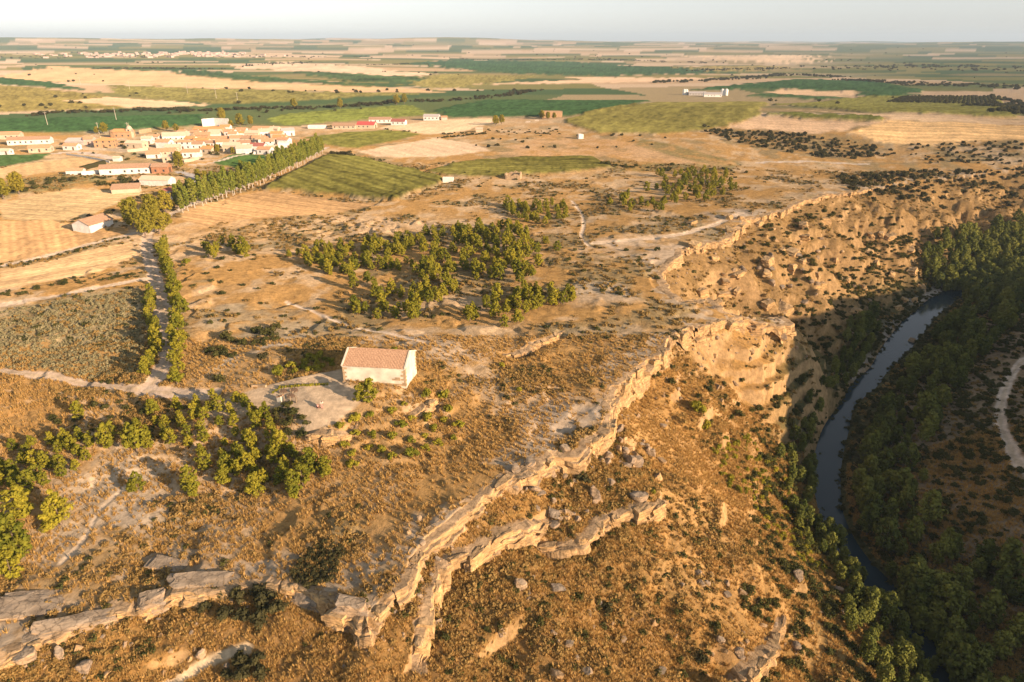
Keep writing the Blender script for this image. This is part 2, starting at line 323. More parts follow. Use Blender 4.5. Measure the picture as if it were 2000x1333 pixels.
# ------------------------------------------------------------------ fields, tracks
TAN, PALE, ORG, OLV, GRN, DGR, BRT = (.43, .30, .17), (.54, .41, .28), (.44, .285, .14), (.22, .19, .06), (.11, .14, .035), (.045, .095, .035), (.19, .23, .05)
FIELDS = [  # name, colour, crop height, stripe strength, outline
 ('stubble_field', (.44, .33, .18), 0, .18, [(0, 398), (80, 378), (150, 368), (300, 376), (240, 388), (225, 400), (150, 430), (0, 430)]),
 ('stubble_field', ORG, 0, .15, [(0, 432), (100, 430), (150, 442), (200, 452), (255, 452), (150, 485), (0, 513)]),
 ('stubble_field', (.50, .35, .19), 0, .2, [(0, 530), (130, 502), (262, 468), (268, 500), (200, 532), (0, 565)]),
 ('stubble_field', ORG, 0, .2, [(348, 428), (365, 412), (450, 387), (515, 374), (620, 387), (735, 399), (640, 420), (520, 425), (400, 443)]),
 ('corn_crop', (.125, .12, .03), 1.9, .45, [(522, 371), (560, 345), (640, 305), (700, 309), (855, 345), (866, 358), (770, 391), (640, 383)]),
 ('corn_crop', (.15, .14, .035), 1.3, .25, [(830, 336), (900, 318), (1000, 309), (1160, 308), (1195, 328), (1090, 340), (960, 347), (900, 346)]),
 ('stubble_field', PALE, 0, .08, [(702, 297), (760, 285), (850, 270), (940, 285), (955, 295), (870, 305), (740, 308)]),
 ('meadow', (.17, .17, .04), .4, .12, [(590, 270), (680, 258), (760, 255), (826, 263), (700, 290), (640, 285)]),
 ('threshing_ground', (.60, .46, .30), 0, .05, [(740, 250), (830, 237), (960, 232), (970, 238), (880, 262), (832, 262)]),
 ('meadow', (.17, .20, .045), .4, .1, [(520, 236), (560, 222), (800, 206), (852, 225), (770, 230), (640, 240), (560, 245)]),
 ('corn_crop', DGR, 1.5, .06, [(855, 215), (950, 196), (1270, 198), (1190, 222), (1090, 230), (862, 232)]),
 ('corn_crop', (.045, .10, .035), 1.2, .08, [(-40, 234), (200, 229), (395, 225), (400, 245), (220, 258), (-40, 262)]),
 ('corn_crop', (.20, .18, .05), 1.2, .2, [(1092, 238), (1280, 201), (1500, 201), (1478, 229), (1420, 249), (1300, 264), (1180, 262)]),
 ('stubble_field', (.54, .38, .24), 0, .08, [(1420, 249), (1482, 230), (1715, 240), (1650, 255), (1600, 262)]),
 ('corn_crop', (.13, .14, .035), 2.0, .1, [(1495, 226), (1530, 221), (1728, 230), (1718, 238), (1600, 235)]),
 ('stubble_field', (.55, .37, .18), 0, .28, [(1660, 258), (1740, 236), (2060, 250), (2060, 273), (1800, 285), (1720, 278)]),
 ('stubble_field', (.52, .38, .24), 0, .1, [(1535, 214), (1740, 224), (2060, 238), (2060, 248), (1742, 234), (1725, 226)]),
 ('corn_crop', (.19, .185, .05), 1.8, .1, [(1505, 206), (1700, 189), (1950, 190), (1978, 214), (1985, 232), (1700, 222)]),
 ('corn_crop', DGR, 1.5, .06, [(1330, 178), (1560, 156), (1700, 158), (1810, 178), (1760, 191), (1690, 190), (1640, 179), (1500, 175)]),
 ('stubble_field', (.56, .40, .25), 0, .05, [(1490, 182), (1530, 176), (1688, 181), (1640, 189)]),
 ('corn_crop', (.06, .11, .04), 1.5, .05, [(1442, 187), (1500, 184), (1650, 192), (1610, 196)]),
 ('stubble_field', (.54, .37, .21), 0, .06, [(-40, 156), (100, 129), (330, 141), (520, 163), (860, 176), (840, 182), (600, 178), (350, 170), (200, 165)]),
 ('corn_crop', (.23, .19, .06), 1.0, .08, [(-40, 166), (60, 171), (195, 187), (330, 206), (200, 216), (-40, 221)]),
 ('corn_crop', DGR, 1.2, .06, [(-40, 146), (100, 161), (190, 180), (60, 170), (-40, 164)]),
 ('stubble_field', (.58, .42, .27), 0, .05, [(125, 199), (230, 190), (420, 206), (260, 212)]),
 ('corn_crop', (.21, .19, .06), 1.0, .15, [(205, 167), (350, 172), (600, 180), (830, 184), (700, 190), (560, 200), (430, 204), (240, 188)]),
 ('corn_crop', (.05, .09, .035), 1.2, .12, [(300, 132), (420, 140), (700, 164), (855, 174), (520, 161), (335, 140)]),
 ('stubble_field', (.58, .44, .31), 0, .1, [(430, 126), (560, 120), (850, 145), (820, 150), (560, 138)]),
 ('corn_crop', (.06, .10, .04), 1.2, .3, [(560, 139), (820, 151), (870, 164), (690, 161)]),
 ('corn_crop', (.05, .10, .045), 1.2, .08, [(780, 125), (900, 118), (1100, 121), (1400, 136), (1500, 141), (1200, 150), (1000, 145)]),
 ('corn_crop', (.24, .21, .07), 1.0, .1, [(790, 166), (860, 146), (1050, 149), (960, 165), (860, 176)]),
 ('stubble_field', (.58, .42, .28), 0, .05, [(925, 166), (1010, 161), (1150, 156), (1100, 151), (1400, 153), (1290, 161)]),
 ('stubble_field', (.60, .45, .30), 0, .05, [(1350, 110), (1580, 108), (1600, 120), (1520, 125), (1400, 118)]),
 ('corn_crop', (.27, .22, .09), 1.0, .05, [(1320, 133), (1500, 128), (1540, 135), (1400, 142)]),
 ('meadow', (.07, .13, .035), .4, .05, [(520, 306), (470, 300), (410, 318), (480, 335), (530, 322)]),
 ('meadow', (.06, .11, .035), .4, .05, [(-40, 305), (60, 303), (110, 300), (60, 318), (-40, 332)]),
 ('stubble_field', (.45, .32, .17), 0, .1, [(-40, 335), (70, 318), (160, 308), (190, 318), (120, 335), (-40, 356)]),
]
ROADS = [  # name, width, colour, line
 ('dirt_track', 4.0, (.46, .36, .27), [(285, 762), (312, 735), (330, 690), (325, 630), (310, 570), (292, 510), (284, 470), (296, 440)]),
 ('farm_road', 3.6, (.45, .38, .31), [(296, 440), (345, 412), (400, 390), (480, 362), (560, 325), (640, 288)]),
 ('dirt_track', 2.6, (.47, .37, .28), [(285, 762), (230, 757), (150, 745), (80, 735), (-40, 722)]),
 ('dirt_track', 3.4, (.47, .38, .30), [(285, 762), (340, 768), (400, 770), (420, 766)]),
 ('farm_road', 3.4, (.46, .38, .30), [(-40, 530), (40, 512), (130, 490), (262, 455)]),
 ('farm_road', 3.4, (.46, .38, .30), [(-40, 602), (40, 590), (130, 575), (200, 560), (280, 545)]),
 ('dirt_track', 2.6, (.56, .47, .38), [(2060, 665), (2000, 700), (1972, 735), (1955, 785), (1953, 830), (1972, 880), (2000, 915), (2060, 965)]),
 ('village_street', 5.0, (.30, .29, .29), [(335, 388), (370, 372), (386, 355), (375, 342), (350, 336)]),
 ('village_street', 4.0, (.50, .43, .36), [(375, 322), (420, 318), (470, 304), (540, 296)]),
 ('village_street', 7.0, (.42, .36, .31), [(110, 300), (150, 296), (200, 305), (230, 312)]),
 ('footpath', 1.3, (.58, .47, .36), [(1115, 392), (1135, 415), (1142, 440), (1132, 465), (1150, 480)]),
 ('footpath', 1.2, (.55, .45, .35), [(560, 590), (620, 612), (690, 640), (760, 650), (830, 668)]),
 ('footpath', 0.8, (.55, .45, .34), [(270, 930), (230, 965), (190, 1000), (170, 1050), (120, 1100)]),
 ('farm_road', 3.0, (.60, .48, .36), [(1160, 475), (1230, 470), (1320, 462), (1420, 430), (1450, 415)]),
 ('farm_road', 4.0, (.52, .45, .38), [(1480, 318), (1560, 315), (1640, 318), (1700, 322)]),
 ('footpath', 1.6, (.60, .48, .32), [(320, 1340), (390, 1300), (430, 1280), (480, 1268)]),
 ('farm_road', 3.0, (.62, .52, .42), [(1020, 240), (1060, 234)]),
]
prefetch([p for f in FIELDS for p in f[4]] + [p for r in ROADS for p in r[3]])
RW_ = np.zeros((len(gx), 2))         # row phase, row strength
fid = np.zeros(len(gx), int)        # which sheet a vertex belongs to
# ---- natural cover colours
zx, zy = grid_normal(gz); slope = np.hypot(zx, zy)
n1 = fbm(gx / 30, gy / 30, 100, 4); n2 = fbm(gx / 7, gy / 7, 110, 4); n3 = fbm(gx / 2.2, gy / 2.2, 120, 3); n4 = fbm(gx / 14, gy / 14, 130, 3)
C = np.zeros((len(gx), 4)); C[:, :3] = (.41, .25, .095); C[:, 3] = .55
def mixc(m, c, a=None):
    m = np.clip(m, 0, 1)[:, None]
    C[:, :3] = C[:, :3] * (1 - m) + np.array(c)[None] * m
    if a is not None: C[:, 3] = C[:, 3] * (1 - m[:, 0]) + a * m[:, 0]
mixc(ss(-.2, .9, n1) * .5, (.46, .33, .19))
mixc(ss(.0, .65, n2 + .5 * n1) * .7, (.50, .385, .255), .35)        # bare pale soil
mixc(ss(.1, .6, n4 - .3 * n2) * .65, (.25, .215, .125), .85)             # scrubby
onp = info[:, 2] == 0
edge = np.where(onp, ss(-9, -1.5, info[:, 1] + 3 * n2), 0)
mixc(edge * ss(-.1, .35, n2 + .6 * n3), (.39, .315, .23), .2)        # weathered slabs on the rim
lf = info[:, 2] == 1
tt = info[:, 3]
mixc(lf * .75, (.41, .235, .075), .9)
mixc(lf * ss(.1, .7, n4) * .6, (.26, .17, .065), 1)
mixc(lf * ss(.45, .15, tt + .12 * n1) * .8, (.19, .165, .075), 1)
rt = info[:, 2] == 2
mixc(rt * .9, (.27, .21, .14), .8)
mixc(lf * ss(.0, .7, n1) * .6, (.27, .165, .065), 1)
mixc(lf * ss(-.1, -.8, n1 + .3 * n4) * .6, (.52, .33, .14), .5)
mixc(lf * ss(165, 200, gy) * .6, (.27, .185, .09), .95)
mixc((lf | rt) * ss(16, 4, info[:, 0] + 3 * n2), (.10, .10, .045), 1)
mixc(lf * ss(5, .6, info[:, 0] + 1.5 * n2 - 1.0) * ss(.0, .5, n1) * ss(180, 210, gy), (.40, .36, .31), .1)   # gravel by the water
gully = soft_poly(gx, gy, GP([(600, 840), (700, 810), (830, 790), (900, 870), (840, 930), (700, 990), (560, 960)]), 6)
mixc(gully * .5, (.44, .29, .13), .7)
for poly, c, m_, a in [
  ([(940, 690), (1000, 760), (1180, 770), (1160, 840), (1060, 860), (960, 800), (880, 760)], (.48, .37, .25), .7, .2),
  ([(1040, 800), (1130, 775), (1195, 780), (1185, 830), (1120, 850), (1050, 860)], (.42, .345, .265), .75, .15),
  ([(680, 640), (800, 640), (900, 670), (960, 720), (900, 735), (800, 690), (700, 670)], (.48, .385, .28), .8, .15),
  ([(1120, 470), (1300, 455), (1330, 485), (1280, 520), (1130, 500)], (.52, .40, .28), .7, .15),
  ([(1370, 415), (1450, 405), (1470, 430), (1400, 440)], (.42, .35, .28), .7, .15),
  ([(1090, 550), (1230, 555), (1260, 590), (1130, 600)], (.50, .41, .31), .6, .2),
  ([(0, 605), (120, 580), (285, 560), (280, 640), (290, 740), (180, 745), (60, 725), (0, 710)], (.36, .30, .18), .85, .7),
  ([(390, 600), (520, 585), (660, 640), (640, 690), (520, 720), (390, 740)], (.33, .28, .19), .7, .5),
  ([(430, 720), (560, 680), (600, 655), (560, 660), (440, 700)], (.42, .37, .31), .7, .1),
  ([(130, 900), (220, 870), (330, 920), (300, 1020), (150, 1100), (60, 1130), (110, 1000)], (.47, .39, .29), .75, .25),
  ([(200, 985), (330, 970), (350, 1020), (230, 1050)], (.42, .345, .26), .6, .2),
  ([(280, 1085), (420, 1090), (480, 1110), (400, 1150), (300, 1130)], (.34, .28, .215), .85, .1),
  ([(0, 1155), (180, 1165), (190, 1180), (60, 1240), (0, 1250)], (.35, .29, .22), .9, .1),
  ([(60, 1240), (220, 1185), (250, 1195), (100, 1240), (20, 1275)], (.31, .255, .20), .9, .08),
  ([(590, 1060), (650, 1050), (680, 1080), (650, 1130), (580, 1150), (560, 1120)], (.12, .105, .06), .8, .9),  # shadow lying in the hollow, put into the ground colour
  ([(330, 445), (480, 430), (560, 430), (540, 470), (420, 480), (340, 470)], (.52, .34, .17), .6, .4),
  ([(540, 430), (660, 420), (840, 430), (830, 455), (700, 462), (560, 455)], (.50, .36, .22), .6, .5),
  ([(960, 300), (1080, 260), (1240, 280), (1400, 300), (1380, 330), (1200, 310), (1000, 305)], (.50, .32, .17), .7, .5),
  ([(1370, 250), (1560, 250), (1750, 290), (1640, 310), (1450, 280)], (.20, .165, .09), .6, .8),
  ([(1250, 270), (1340, 290), (1450, 320), (1430, 330), (1330, 310), (1240, 285)], (.11, .13, .04), .6, .6),
  ([(1180, 318), (1420, 325), (1440, 340), (1200, 335)], (.16, .16, .06), .6, .6),
  ([(0, 355), (120, 340), (230, 350), (120, 370), (40, 378), (0, 392)], (.15, .15, .05), .7, .7),
  ([(380, 325), (460, 330), (480, 350), (400, 360), (370, 345)], (.25, .20, .12), .7, .5),
  ([(110, 310), (200, 300), (340, 300), (360, 330), (200, 330), (150, 325)], (.28, .23, .13), .6, .4),
  ([(170, 255), (570, 250), (560, 300), (350, 320), (280, 300), (160, 292)], (.40, .33, .25), .7, .1),
  ([(480, 198), (620, 195), (760, 200), (1000, 180), (1040, 178), (900, 190), (700, 208), (500, 212)], (.42, .27, .15), .8, .6),
 ]:
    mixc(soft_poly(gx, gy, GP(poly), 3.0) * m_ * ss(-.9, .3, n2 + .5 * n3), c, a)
rockm = ss(.75, 1.5, slope + .25 * n2) * (info[:, 1] < 14) * (info[:, 1] > -6)
mixc(rockm * .8, (.50, .34, .17), .15)
mixc(lf * ss(.95, 1.5, slope) * .55, (.44, .29, .145), .3)
# ---- the farmed plain: a patchwork of strips
farm = ss(560, 640, gy + 40 * vn(gx / 90, gy / 90, 5)) * onp
q = farm > 0
qx, qy = gx[q], gy[q]
sx = qx + .35 * qy + 140 * fbm(qx / 600, qy / 500, 300, 3); sy = qy * .9 - .2 * qx + 130 * fbm(qx / 600, qy / 400, 310, 3)
big = np.floor(sy / 260)
ix = np.floor(sx / (420 + 180 * hsh(big, big * 0, 7)) + 3.7 * big); iy = np.floor(sy / 130)
h1 = (hsh(ix, iy, 50) + 1) / 2
pal = np.array([(.44, .34, .24), (.50, .39, .28), (.20, .18, .07), (.06, .10, .045), (.17, .165, .065), (.42, .31, .20), (.09, .12, .05), (.28, .225, .13)])
pc = pal[np.clip((h1 * 8).astype(int), 0, 7)]
right = ss(.25, .6, qx / (qy + 1))[:, None] * ss(900, 1300, qy)[:, None]
gpal = pal[[4, 3, 6, 2, 3, 0, 6, 4]][np.clip((h1 * 8).astype(int), 0, 7)]
pc = pc * (1 - right) + gpal * right
wild = ss(.35, .75, fbm(qx / 600, qy / 220, 320, 3))[:, None] * ss(3000, 900, qy)[:, None]
pc = pc * (1 - wild * .7) + np.array((.36, .25, .14)) * wild * .7
C[q, :3] = C[q, :3] * (1 - farm[q])[:, None] + pc * farm[q][:, None]; C[q, 3] = C[q, 3] * (1 - farm[q]) + .12 * farm[q]
FOBJ = []
for k, (nm, c, hgt, st, px) in enumerate(FIELDS):
    poly = GP(px); p = np.array(poly)
    yc = p[:, 1].mean(); wd = 0.5 + yc * yc / 62 / FPX * 1.0
    b_ = (gx > p[:, 0].min() - 3 * wd) & (gx < p[:, 0].max() + 3 * wd) & (gy > p[:, 1].min() - 3 * wd) & (gy < p[:, 1].max() + 3 * wd)
    if not b_.any(): continue
    X, Y = gx[b_], gy[b_]
    s_ = sd_poly(X, Y, poly) + .8 * wd * vn(X / 9, Y / 9, k)
    m = ss(-.4 * wd, .4 * wd, s_)
    e = p[1] - p[0]; i0 = max(range(len(p)), key=lambda i: np.linalg.norm(p[i] - p[i - 1])); e = p[i0] - p[i0 - 1]; e = e / np.linalg.norm(e)
    across = X * -e[1] + Y * e[0]
    lam = max(3.0, yc * yc / 62 / FPX * 7)
    stripe = np.sin(across / lam * 6.283 + 2 * vn(X / 25, Y / 25, k + 9)) * .5 + 1.2 * vn(across / lam / 1.7, (X * e[0] + Y * e[1]) / 90, k + 40)
    var = 1 + st * stripe + .10 * fbm(X / 22, Y / 22, k + 70, 3) + (.34 * fbm(X / 3.0, Y / 3.0, k + 3, 2) if hgt > .3 else .05 * vn(X / 3, Y / 3, k))
    cc = np.array(c)[None] * np.clip(var, .35, 1.7)[:, None]
    C[b_, :3] = C[b_, :3] * (1 - m)[:, None] + cc * m[:, None]; C[b_, 3] = C[b_, 3] * (1 - m) + .04 * m
    lr = max(2.4, yc * yc / 62 / FPX * 3.2); RW_[b_, 0] = np.where(m > 0, across / lr, RW_[b_, 0]); RW_[b_, 1] = np.where(m > .5, min(.16, st * .4 + .02), RW_[b_, 1])
    gz[b_] += hgt * ss(-.35 * wd - .15, .5 * wd + .15, s_) * (1 + .12 * vn(X / 1.3, Y / 1.3, k + 8))
    i_ = np.where(b_)[0][m > .5]; fid[i_] = 1 + k; FOBJ.append(1 + k)
ROBJ = []
for k, (nm, wdt, c, px) in enumerate(ROADS):
    line = _smooth(GP(px), 2); p = np.array(line)
    b_ = (gx > p[:, 0].min() - 9) & (gx < p[:, 0].max() + 9) & (gy > p[:, 1].min() - 9) & (gy < p[:, 1].max() + 9)
    if not b_.any(): continue
    X, Y = gx[b_], gy[b_]
    d = seg_dist(X, Y, line)[0] + .35 * vn(X / 3, Y / 3, 400 + k) * min(1, wdt / 3)
    m = ss(wdt * .5 + .35, wdt * .5 - .35, d)
    strip = ss(.55, .25, d) * .35 if wdt > 2.4 and nm != 'village_street' else 0 * d        # grassy crown between the ruts
    cc = np.array(c)[None] * (1 + .12 * fbm(X / 4, Y / 4, 410, 3))[:, None]
    cc = cc * (1 - strip)[:, None] + np.array((.32, .25, .13))[None] * strip[:, None]
    C[b_, :3] = C[b_, :3] * (1 - m)[:, None] + cc * m[:, None]; C[b_, 3] = C[b_, 3] * (1 - m) + .03 * m
    gz[b_] -= .12 * m
    i_ = np.where(b_)[0][m > .5]; fid[i_] = 101 + k; ROBJ.append(101 + k)
pm = soft_poly(gx, gy, PLAZA, .5)
mixc(pm, (.48, .375, .26), .05); fid[pm > .5] = 99
C[:, :3] = np.clip(C[:, :3], .01, .8)
print('colours', round(time.time() - T0, 1))

# ------------------------------------------------------------------ material helpers
def new_mat(name):
    m = bpy.data.materials.new(name); m.use_nodes = True
    n = m.node_tree; n.nodes.clear()
    out = n.nodes.new('ShaderNodeOutputMaterial')
    return m, n, out
def nd(n, t, **kw):
    x = n.nodes.new(t)
    for k, v in kw.items():
        if k in x.inputs.keys() and not hasattr(x, k): x.inputs[k].default_value = v
        else: setattr(x, k, v)
    return x
def ground_material():
    m, n, out = new_mat('ground_cover')
    L = n.links.new
    at = nd(n, 'ShaderNodeAttribute', attribute_name='Col')
    geo = nd(n, 'ShaderNodeNewGeometry')
    nz = nd(n, 'ShaderNodeTexNoise'); nz.inputs['Scale'].default_value = .55; nz.inputs['Detail'].default_value = 7; nz.inputs['Roughness'].default_value = .68
    L(geo.outputs['Position'], nz.inputs['Vector'])
    mr = nd(n, 'ShaderNodeMapRange'); mr.inputs[1].default_value = .25; mr.inputs[2].default_value = .75; mr.inputs[3].default_value = .55; mr.inputs[4].default_value = 1.42
    L(nz.outputs['Fac'], mr.inputs[0])
    vm = nd(n, 'ShaderNodeMix', data_type='RGBA', blend_type='MULTIPLY'); vm.inputs['Factor'].default_value = 1
    L(at.outputs['Color'], vm.inputs['A']); L(mr.outputs[0], vm.inputs['B'])
    # low scrub: dark dots, denser where alpha says so
    n2_ = nd(n, 'ShaderNodeTexNoise'); n2_.inputs['Scale'].default_value = 1.15; n2_.inputs['Detail'].default_value = 5; n2_.inputs['Roughness'].default_value = .6
    L(geo.outputs['Position'], n2_.inputs['Vector'])
    r2 = nd(n, 'ShaderNodeMapRange', interpolation_type='SMOOTHSTEP'); r2.inputs[1].default_value = .50; r2.inputs[2].default_value = .66
    L(n2_.outputs['Fac'], r2.inputs[0])
    ml = nd(n, 'ShaderNodeMath', operation='MULTIPLY'); L(r2.outputs[0], ml.inputs[0]); L(at.outputs['Alpha'], ml.inputs[1])
    ml2 = nd(n, 'ShaderNodeMath', operation='MULTIPLY'); ml2.inputs[1].default_value = .8; L(ml.outputs[0], ml2.inputs[0])
    sm = nd(n, 'ShaderNodeMix', data_type='RGBA'); sm.inputs['B'].default_value = (.20, .135, .05, 1)
    L(ml2.outputs[0], sm.inputs['Factor']); L(vm.outputs['Result'], sm.inputs['A'])
    ra = nd(n, 'ShaderNodeAttribute', attribute_name='Rows'); sx_ = nd(n, 'ShaderNodeSeparateXYZ'); L(ra.outputs['Vector'], sx_.inputs[0])
    ph = nd(n, 'ShaderNodeMath', operation='MULTIPLY_ADD'); ph.inputs[1].default_value = 6.2832; L(sx_.outputs['X'], ph.inputs[0]); wob = nd(n, 'ShaderNodeMath', operation='MULTIPLY'); wob.inputs[1].default_value = 2.2; L(nz.outputs['Fac'], wob.inputs[0]); L(wob.outputs[0], ph.inputs[2])
    sn = nd(n, 'ShaderNodeMath', operation='SINE'); L(ph.outputs[0], sn.inputs[0])
    am0 = nd(n, 'ShaderNodeMath', operation='MULTIPLY'); L(sn.outputs[0], am0.inputs[0]); L(sx_.outputs['Y'], am0.inputs[1])
    a1 = nd(n, 'ShaderNodeMath', operation='ADD'); a1.inputs[1].default_value = 1; L(am0.outputs[0], a1.inputs[0])
    rm = nd(n, 'ShaderNodeMix', data_type='RGBA', blend_type='MULTIPLY'); rm.inputs['Factor'].default_value = 1; L(sm.outputs['Result'], rm.inputs['A']); L(a1.outputs[0], rm.inputs['B'])
    b1 = nd(n, 'ShaderNodeBump'); b1.inputs['Strength'].default_value = .85; b1.inputs['Distance'].default_value = .55
    n3_ = nd(n, 'ShaderNodeTexNoise'); n3_.inputs['Scale'].default_value = 1.9; n3_.inputs['Detail'].default_value = 6; n3_.inputs['Roughness'].default_value = .7
    L(geo.outputs['Position'], n3_.inputs['Vector'])
    am = nd(n, 'ShaderNodeMath', operation='MULTIPLY_ADD'); am.inputs[1].default_value = .9; am.inputs[2].default_value = .25
    L(at.outputs['Alpha'], am.inputs[0])
    hm = nd(n, 'ShaderNodeMath', operation='MULTIPLY'); L(n3_.outputs['Fac'], hm.inputs[0]); L(am.outputs[0], hm.inputs[1])
    L(hm.outputs[0], b1.inputs['Height'])
    bs = nd(n, 'ShaderNodeBsdfDiffuse'); bs.inputs['Roughness'].default_value = .6
    L(rm.outputs['Result'], bs.inputs['Color']); L(b1.outputs['Normal'], bs.inputs['Normal']); L(bs.outputs[0], out.inputs['Surface'])
    return m
MG = ground_material()

# ------------------------------------------------------------------ write the ground sheets
V = np.stack([gx, gy, gz], 1).astype(np.float32)
i0 = (np.arange(NR - 1)[:, None] * NC + np.arange(NC - 1)[None]).ravel()
F = np.stack([i0, i0 + 1, i0 + NC + 1, i0 + NC], 1).astype(np.int32)
ff = fid[F[:, 0]].copy()
sm_ = np.stack([fid[F[:, k]] for k in range(4)], 1); srt = np.sort(sm_, 1); ff = srt[:, 2]
def sheet(name, faces, kind, label, cat):
    u, inv = np.unique(faces, return_inverse=True)
    me = bpy.data.meshes.new(name)
    me.vertices.add(len(u)); me.vertices.foreach_set('co', V[u].ravel())
    nf = len(faces); me.loops.add(nf * 4); me.polygons.add(nf)
    me.loops.foreach_set('vertex_index', inv.astype(np.int32).ravel())
    me.polygons.foreach_set('loop_start', np.arange(0, nf * 4, 4, dtype=np.int32))
    me.polygons.foreach_set('use_smooth', np.ones(nf, bool))
    me.update(calc_edges=True)
    a = me.attributes.new('Rows', 'FLOAT2', 'POINT'); a.data.foreach_set('vector', RW_[u].astype(np.float32).ravel())
    a = me.attributes.new('Col', 'FLOAT_COLOR', 'POINT'); a.data.foreach_set('color', C[u].astype(np.float32).ravel())
    me.materials.append(MG)
    o = bpy.data.objects.new(name, me); col.objects.link(o)
    o['kind'] = kind; o['label'] = label; o['category'] = cat
    return o
named = set(ff.tolist()) - {0}
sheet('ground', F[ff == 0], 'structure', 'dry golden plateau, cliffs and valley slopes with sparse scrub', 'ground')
for k in sorted(named):
    sel = F[ff == k]
    if k == 99: sheet('terrace', sel, 'structure', 'bare pale earth terrace in front of the chapel', 'terrace')
    elif k > 100: sheet(ROADS[k - 101][0], sel, 'structure', 'pale ' + ROADS[k - 101][0].replace('_', ' ') + ' winding through the dry land', 'road')
    else:
        nm = FIELDS[k - 1][0]
        sheet(nm, sel, 'stuff' if nm == 'corn_crop' else 'structure', {'corn_crop': 'green standing crop filling a field on the plain', 'stubble_field': 'harvested straw coloured stubble field on the plain', 'meadow': 'green meadow near the village', 'threshing_ground': 'pale bare yard beside the farm sheds'}[nm], 'field')
print('ground', round(time.time() - T0, 1), NR, NC)

# ------------------------------------------------------------------ river water
def water_material():
    m, n, out = new_mat('river_water'); L = n.links.new
    p = nd(n, 'ShaderNodeBsdfPrincipled')
    p.inputs['Base Color'].default_value = (.026, .046, .062, 1); p.inputs['Roughness'].default_value = .06; p.inputs['IOR'].default_value = 1.33
    geo = nd(n, 'ShaderNodeNewGeometry')
    z1 = nd(n, 'ShaderNodeTexNoise'); z1.inputs['Scale'].default_value = 1.6; z1.inputs['Detail'].default_value = 4
    L(geo.outputs['Position'], z1.inputs['Vector'])
    b = nd(n, 'ShaderNodeBump'); b.inputs['Strength'].default_value = .12; b.inputs['Distance'].default_value = .1
    L(z1.outputs['Fac'], b.inputs['Height']); L(b.outputs['Normal'], p.inputs['Normal']); L(p.outputs[0], out.inputs['Surface'])
    return m
_nr = np.stack([_rt[:, 1], -_rt[:, 0]], 1)
rv = []; rf = []
kk = [i for i in range(0, len(riv), 2) if riv[i, 0] < 500 and riv[i, 0] > -300]
for j, i in enumerate(kk):
    for s in (-1, -.33, .33, 1):
        q_ = riv[i] + _nr[i] * s * (RIVHW[i] + 2.2); rv.append((q_[0], q_[1], RVZ - .15))
    if j:
        for e in range(3): rf.append(((j - 1) * 4 + e, (j - 1) * 4 + e + 1, j * 4 + e + 1, j * 4 + e))
me = bpy.data.meshes.new('river'); me.from_pydata(rv, [], rf); me.materials.append(water_material())
o = bpy.data.objects.new('river', me); col.objects.link(o); o['kind'] = 'structure'; o['label'] = 'narrow blue river winding through the shaded gorge'; o['category'] = 'river'

# ------------------------------------------------------------------ objects: small helpers
def tag(o, label, cat, group=None, kind=None):
    o['label'] = label; o['category'] = cat
    if group: o['group'] = group
    if kind: o['kind'] = kind
    return o
def mk(name, verts, faces, mat, parent=None, smooth=False):
    me = bpy.data.meshes.new(name); me.from_pydata([tuple(v) for v in verts], [], [tuple(f) for f in faces])
    me.materials.append(mat)
    if smooth: me.polygons.foreach_set('use_smooth', [True] * len(me.polygons))
    me.update()
    o = bpy.data.objects.new(name, me); col.objects.link(o)
    if parent: o.parent = parent
    return o
def inst(name, me, parent=None):
    o = bpy.data.objects.new(name, me); col.objects.link(o)
    if parent: o.parent = parent
    return o
def empty(name, loc=(0, 0, 0), rz=0, s=1.0):
    o = bpy.data.objects.new(name, None); col.objects.link(o); o.empty_display_size = .2
    o.location = loc; o.rotation_euler = (0, 0, rz); o.scale = (s, s, s); return o

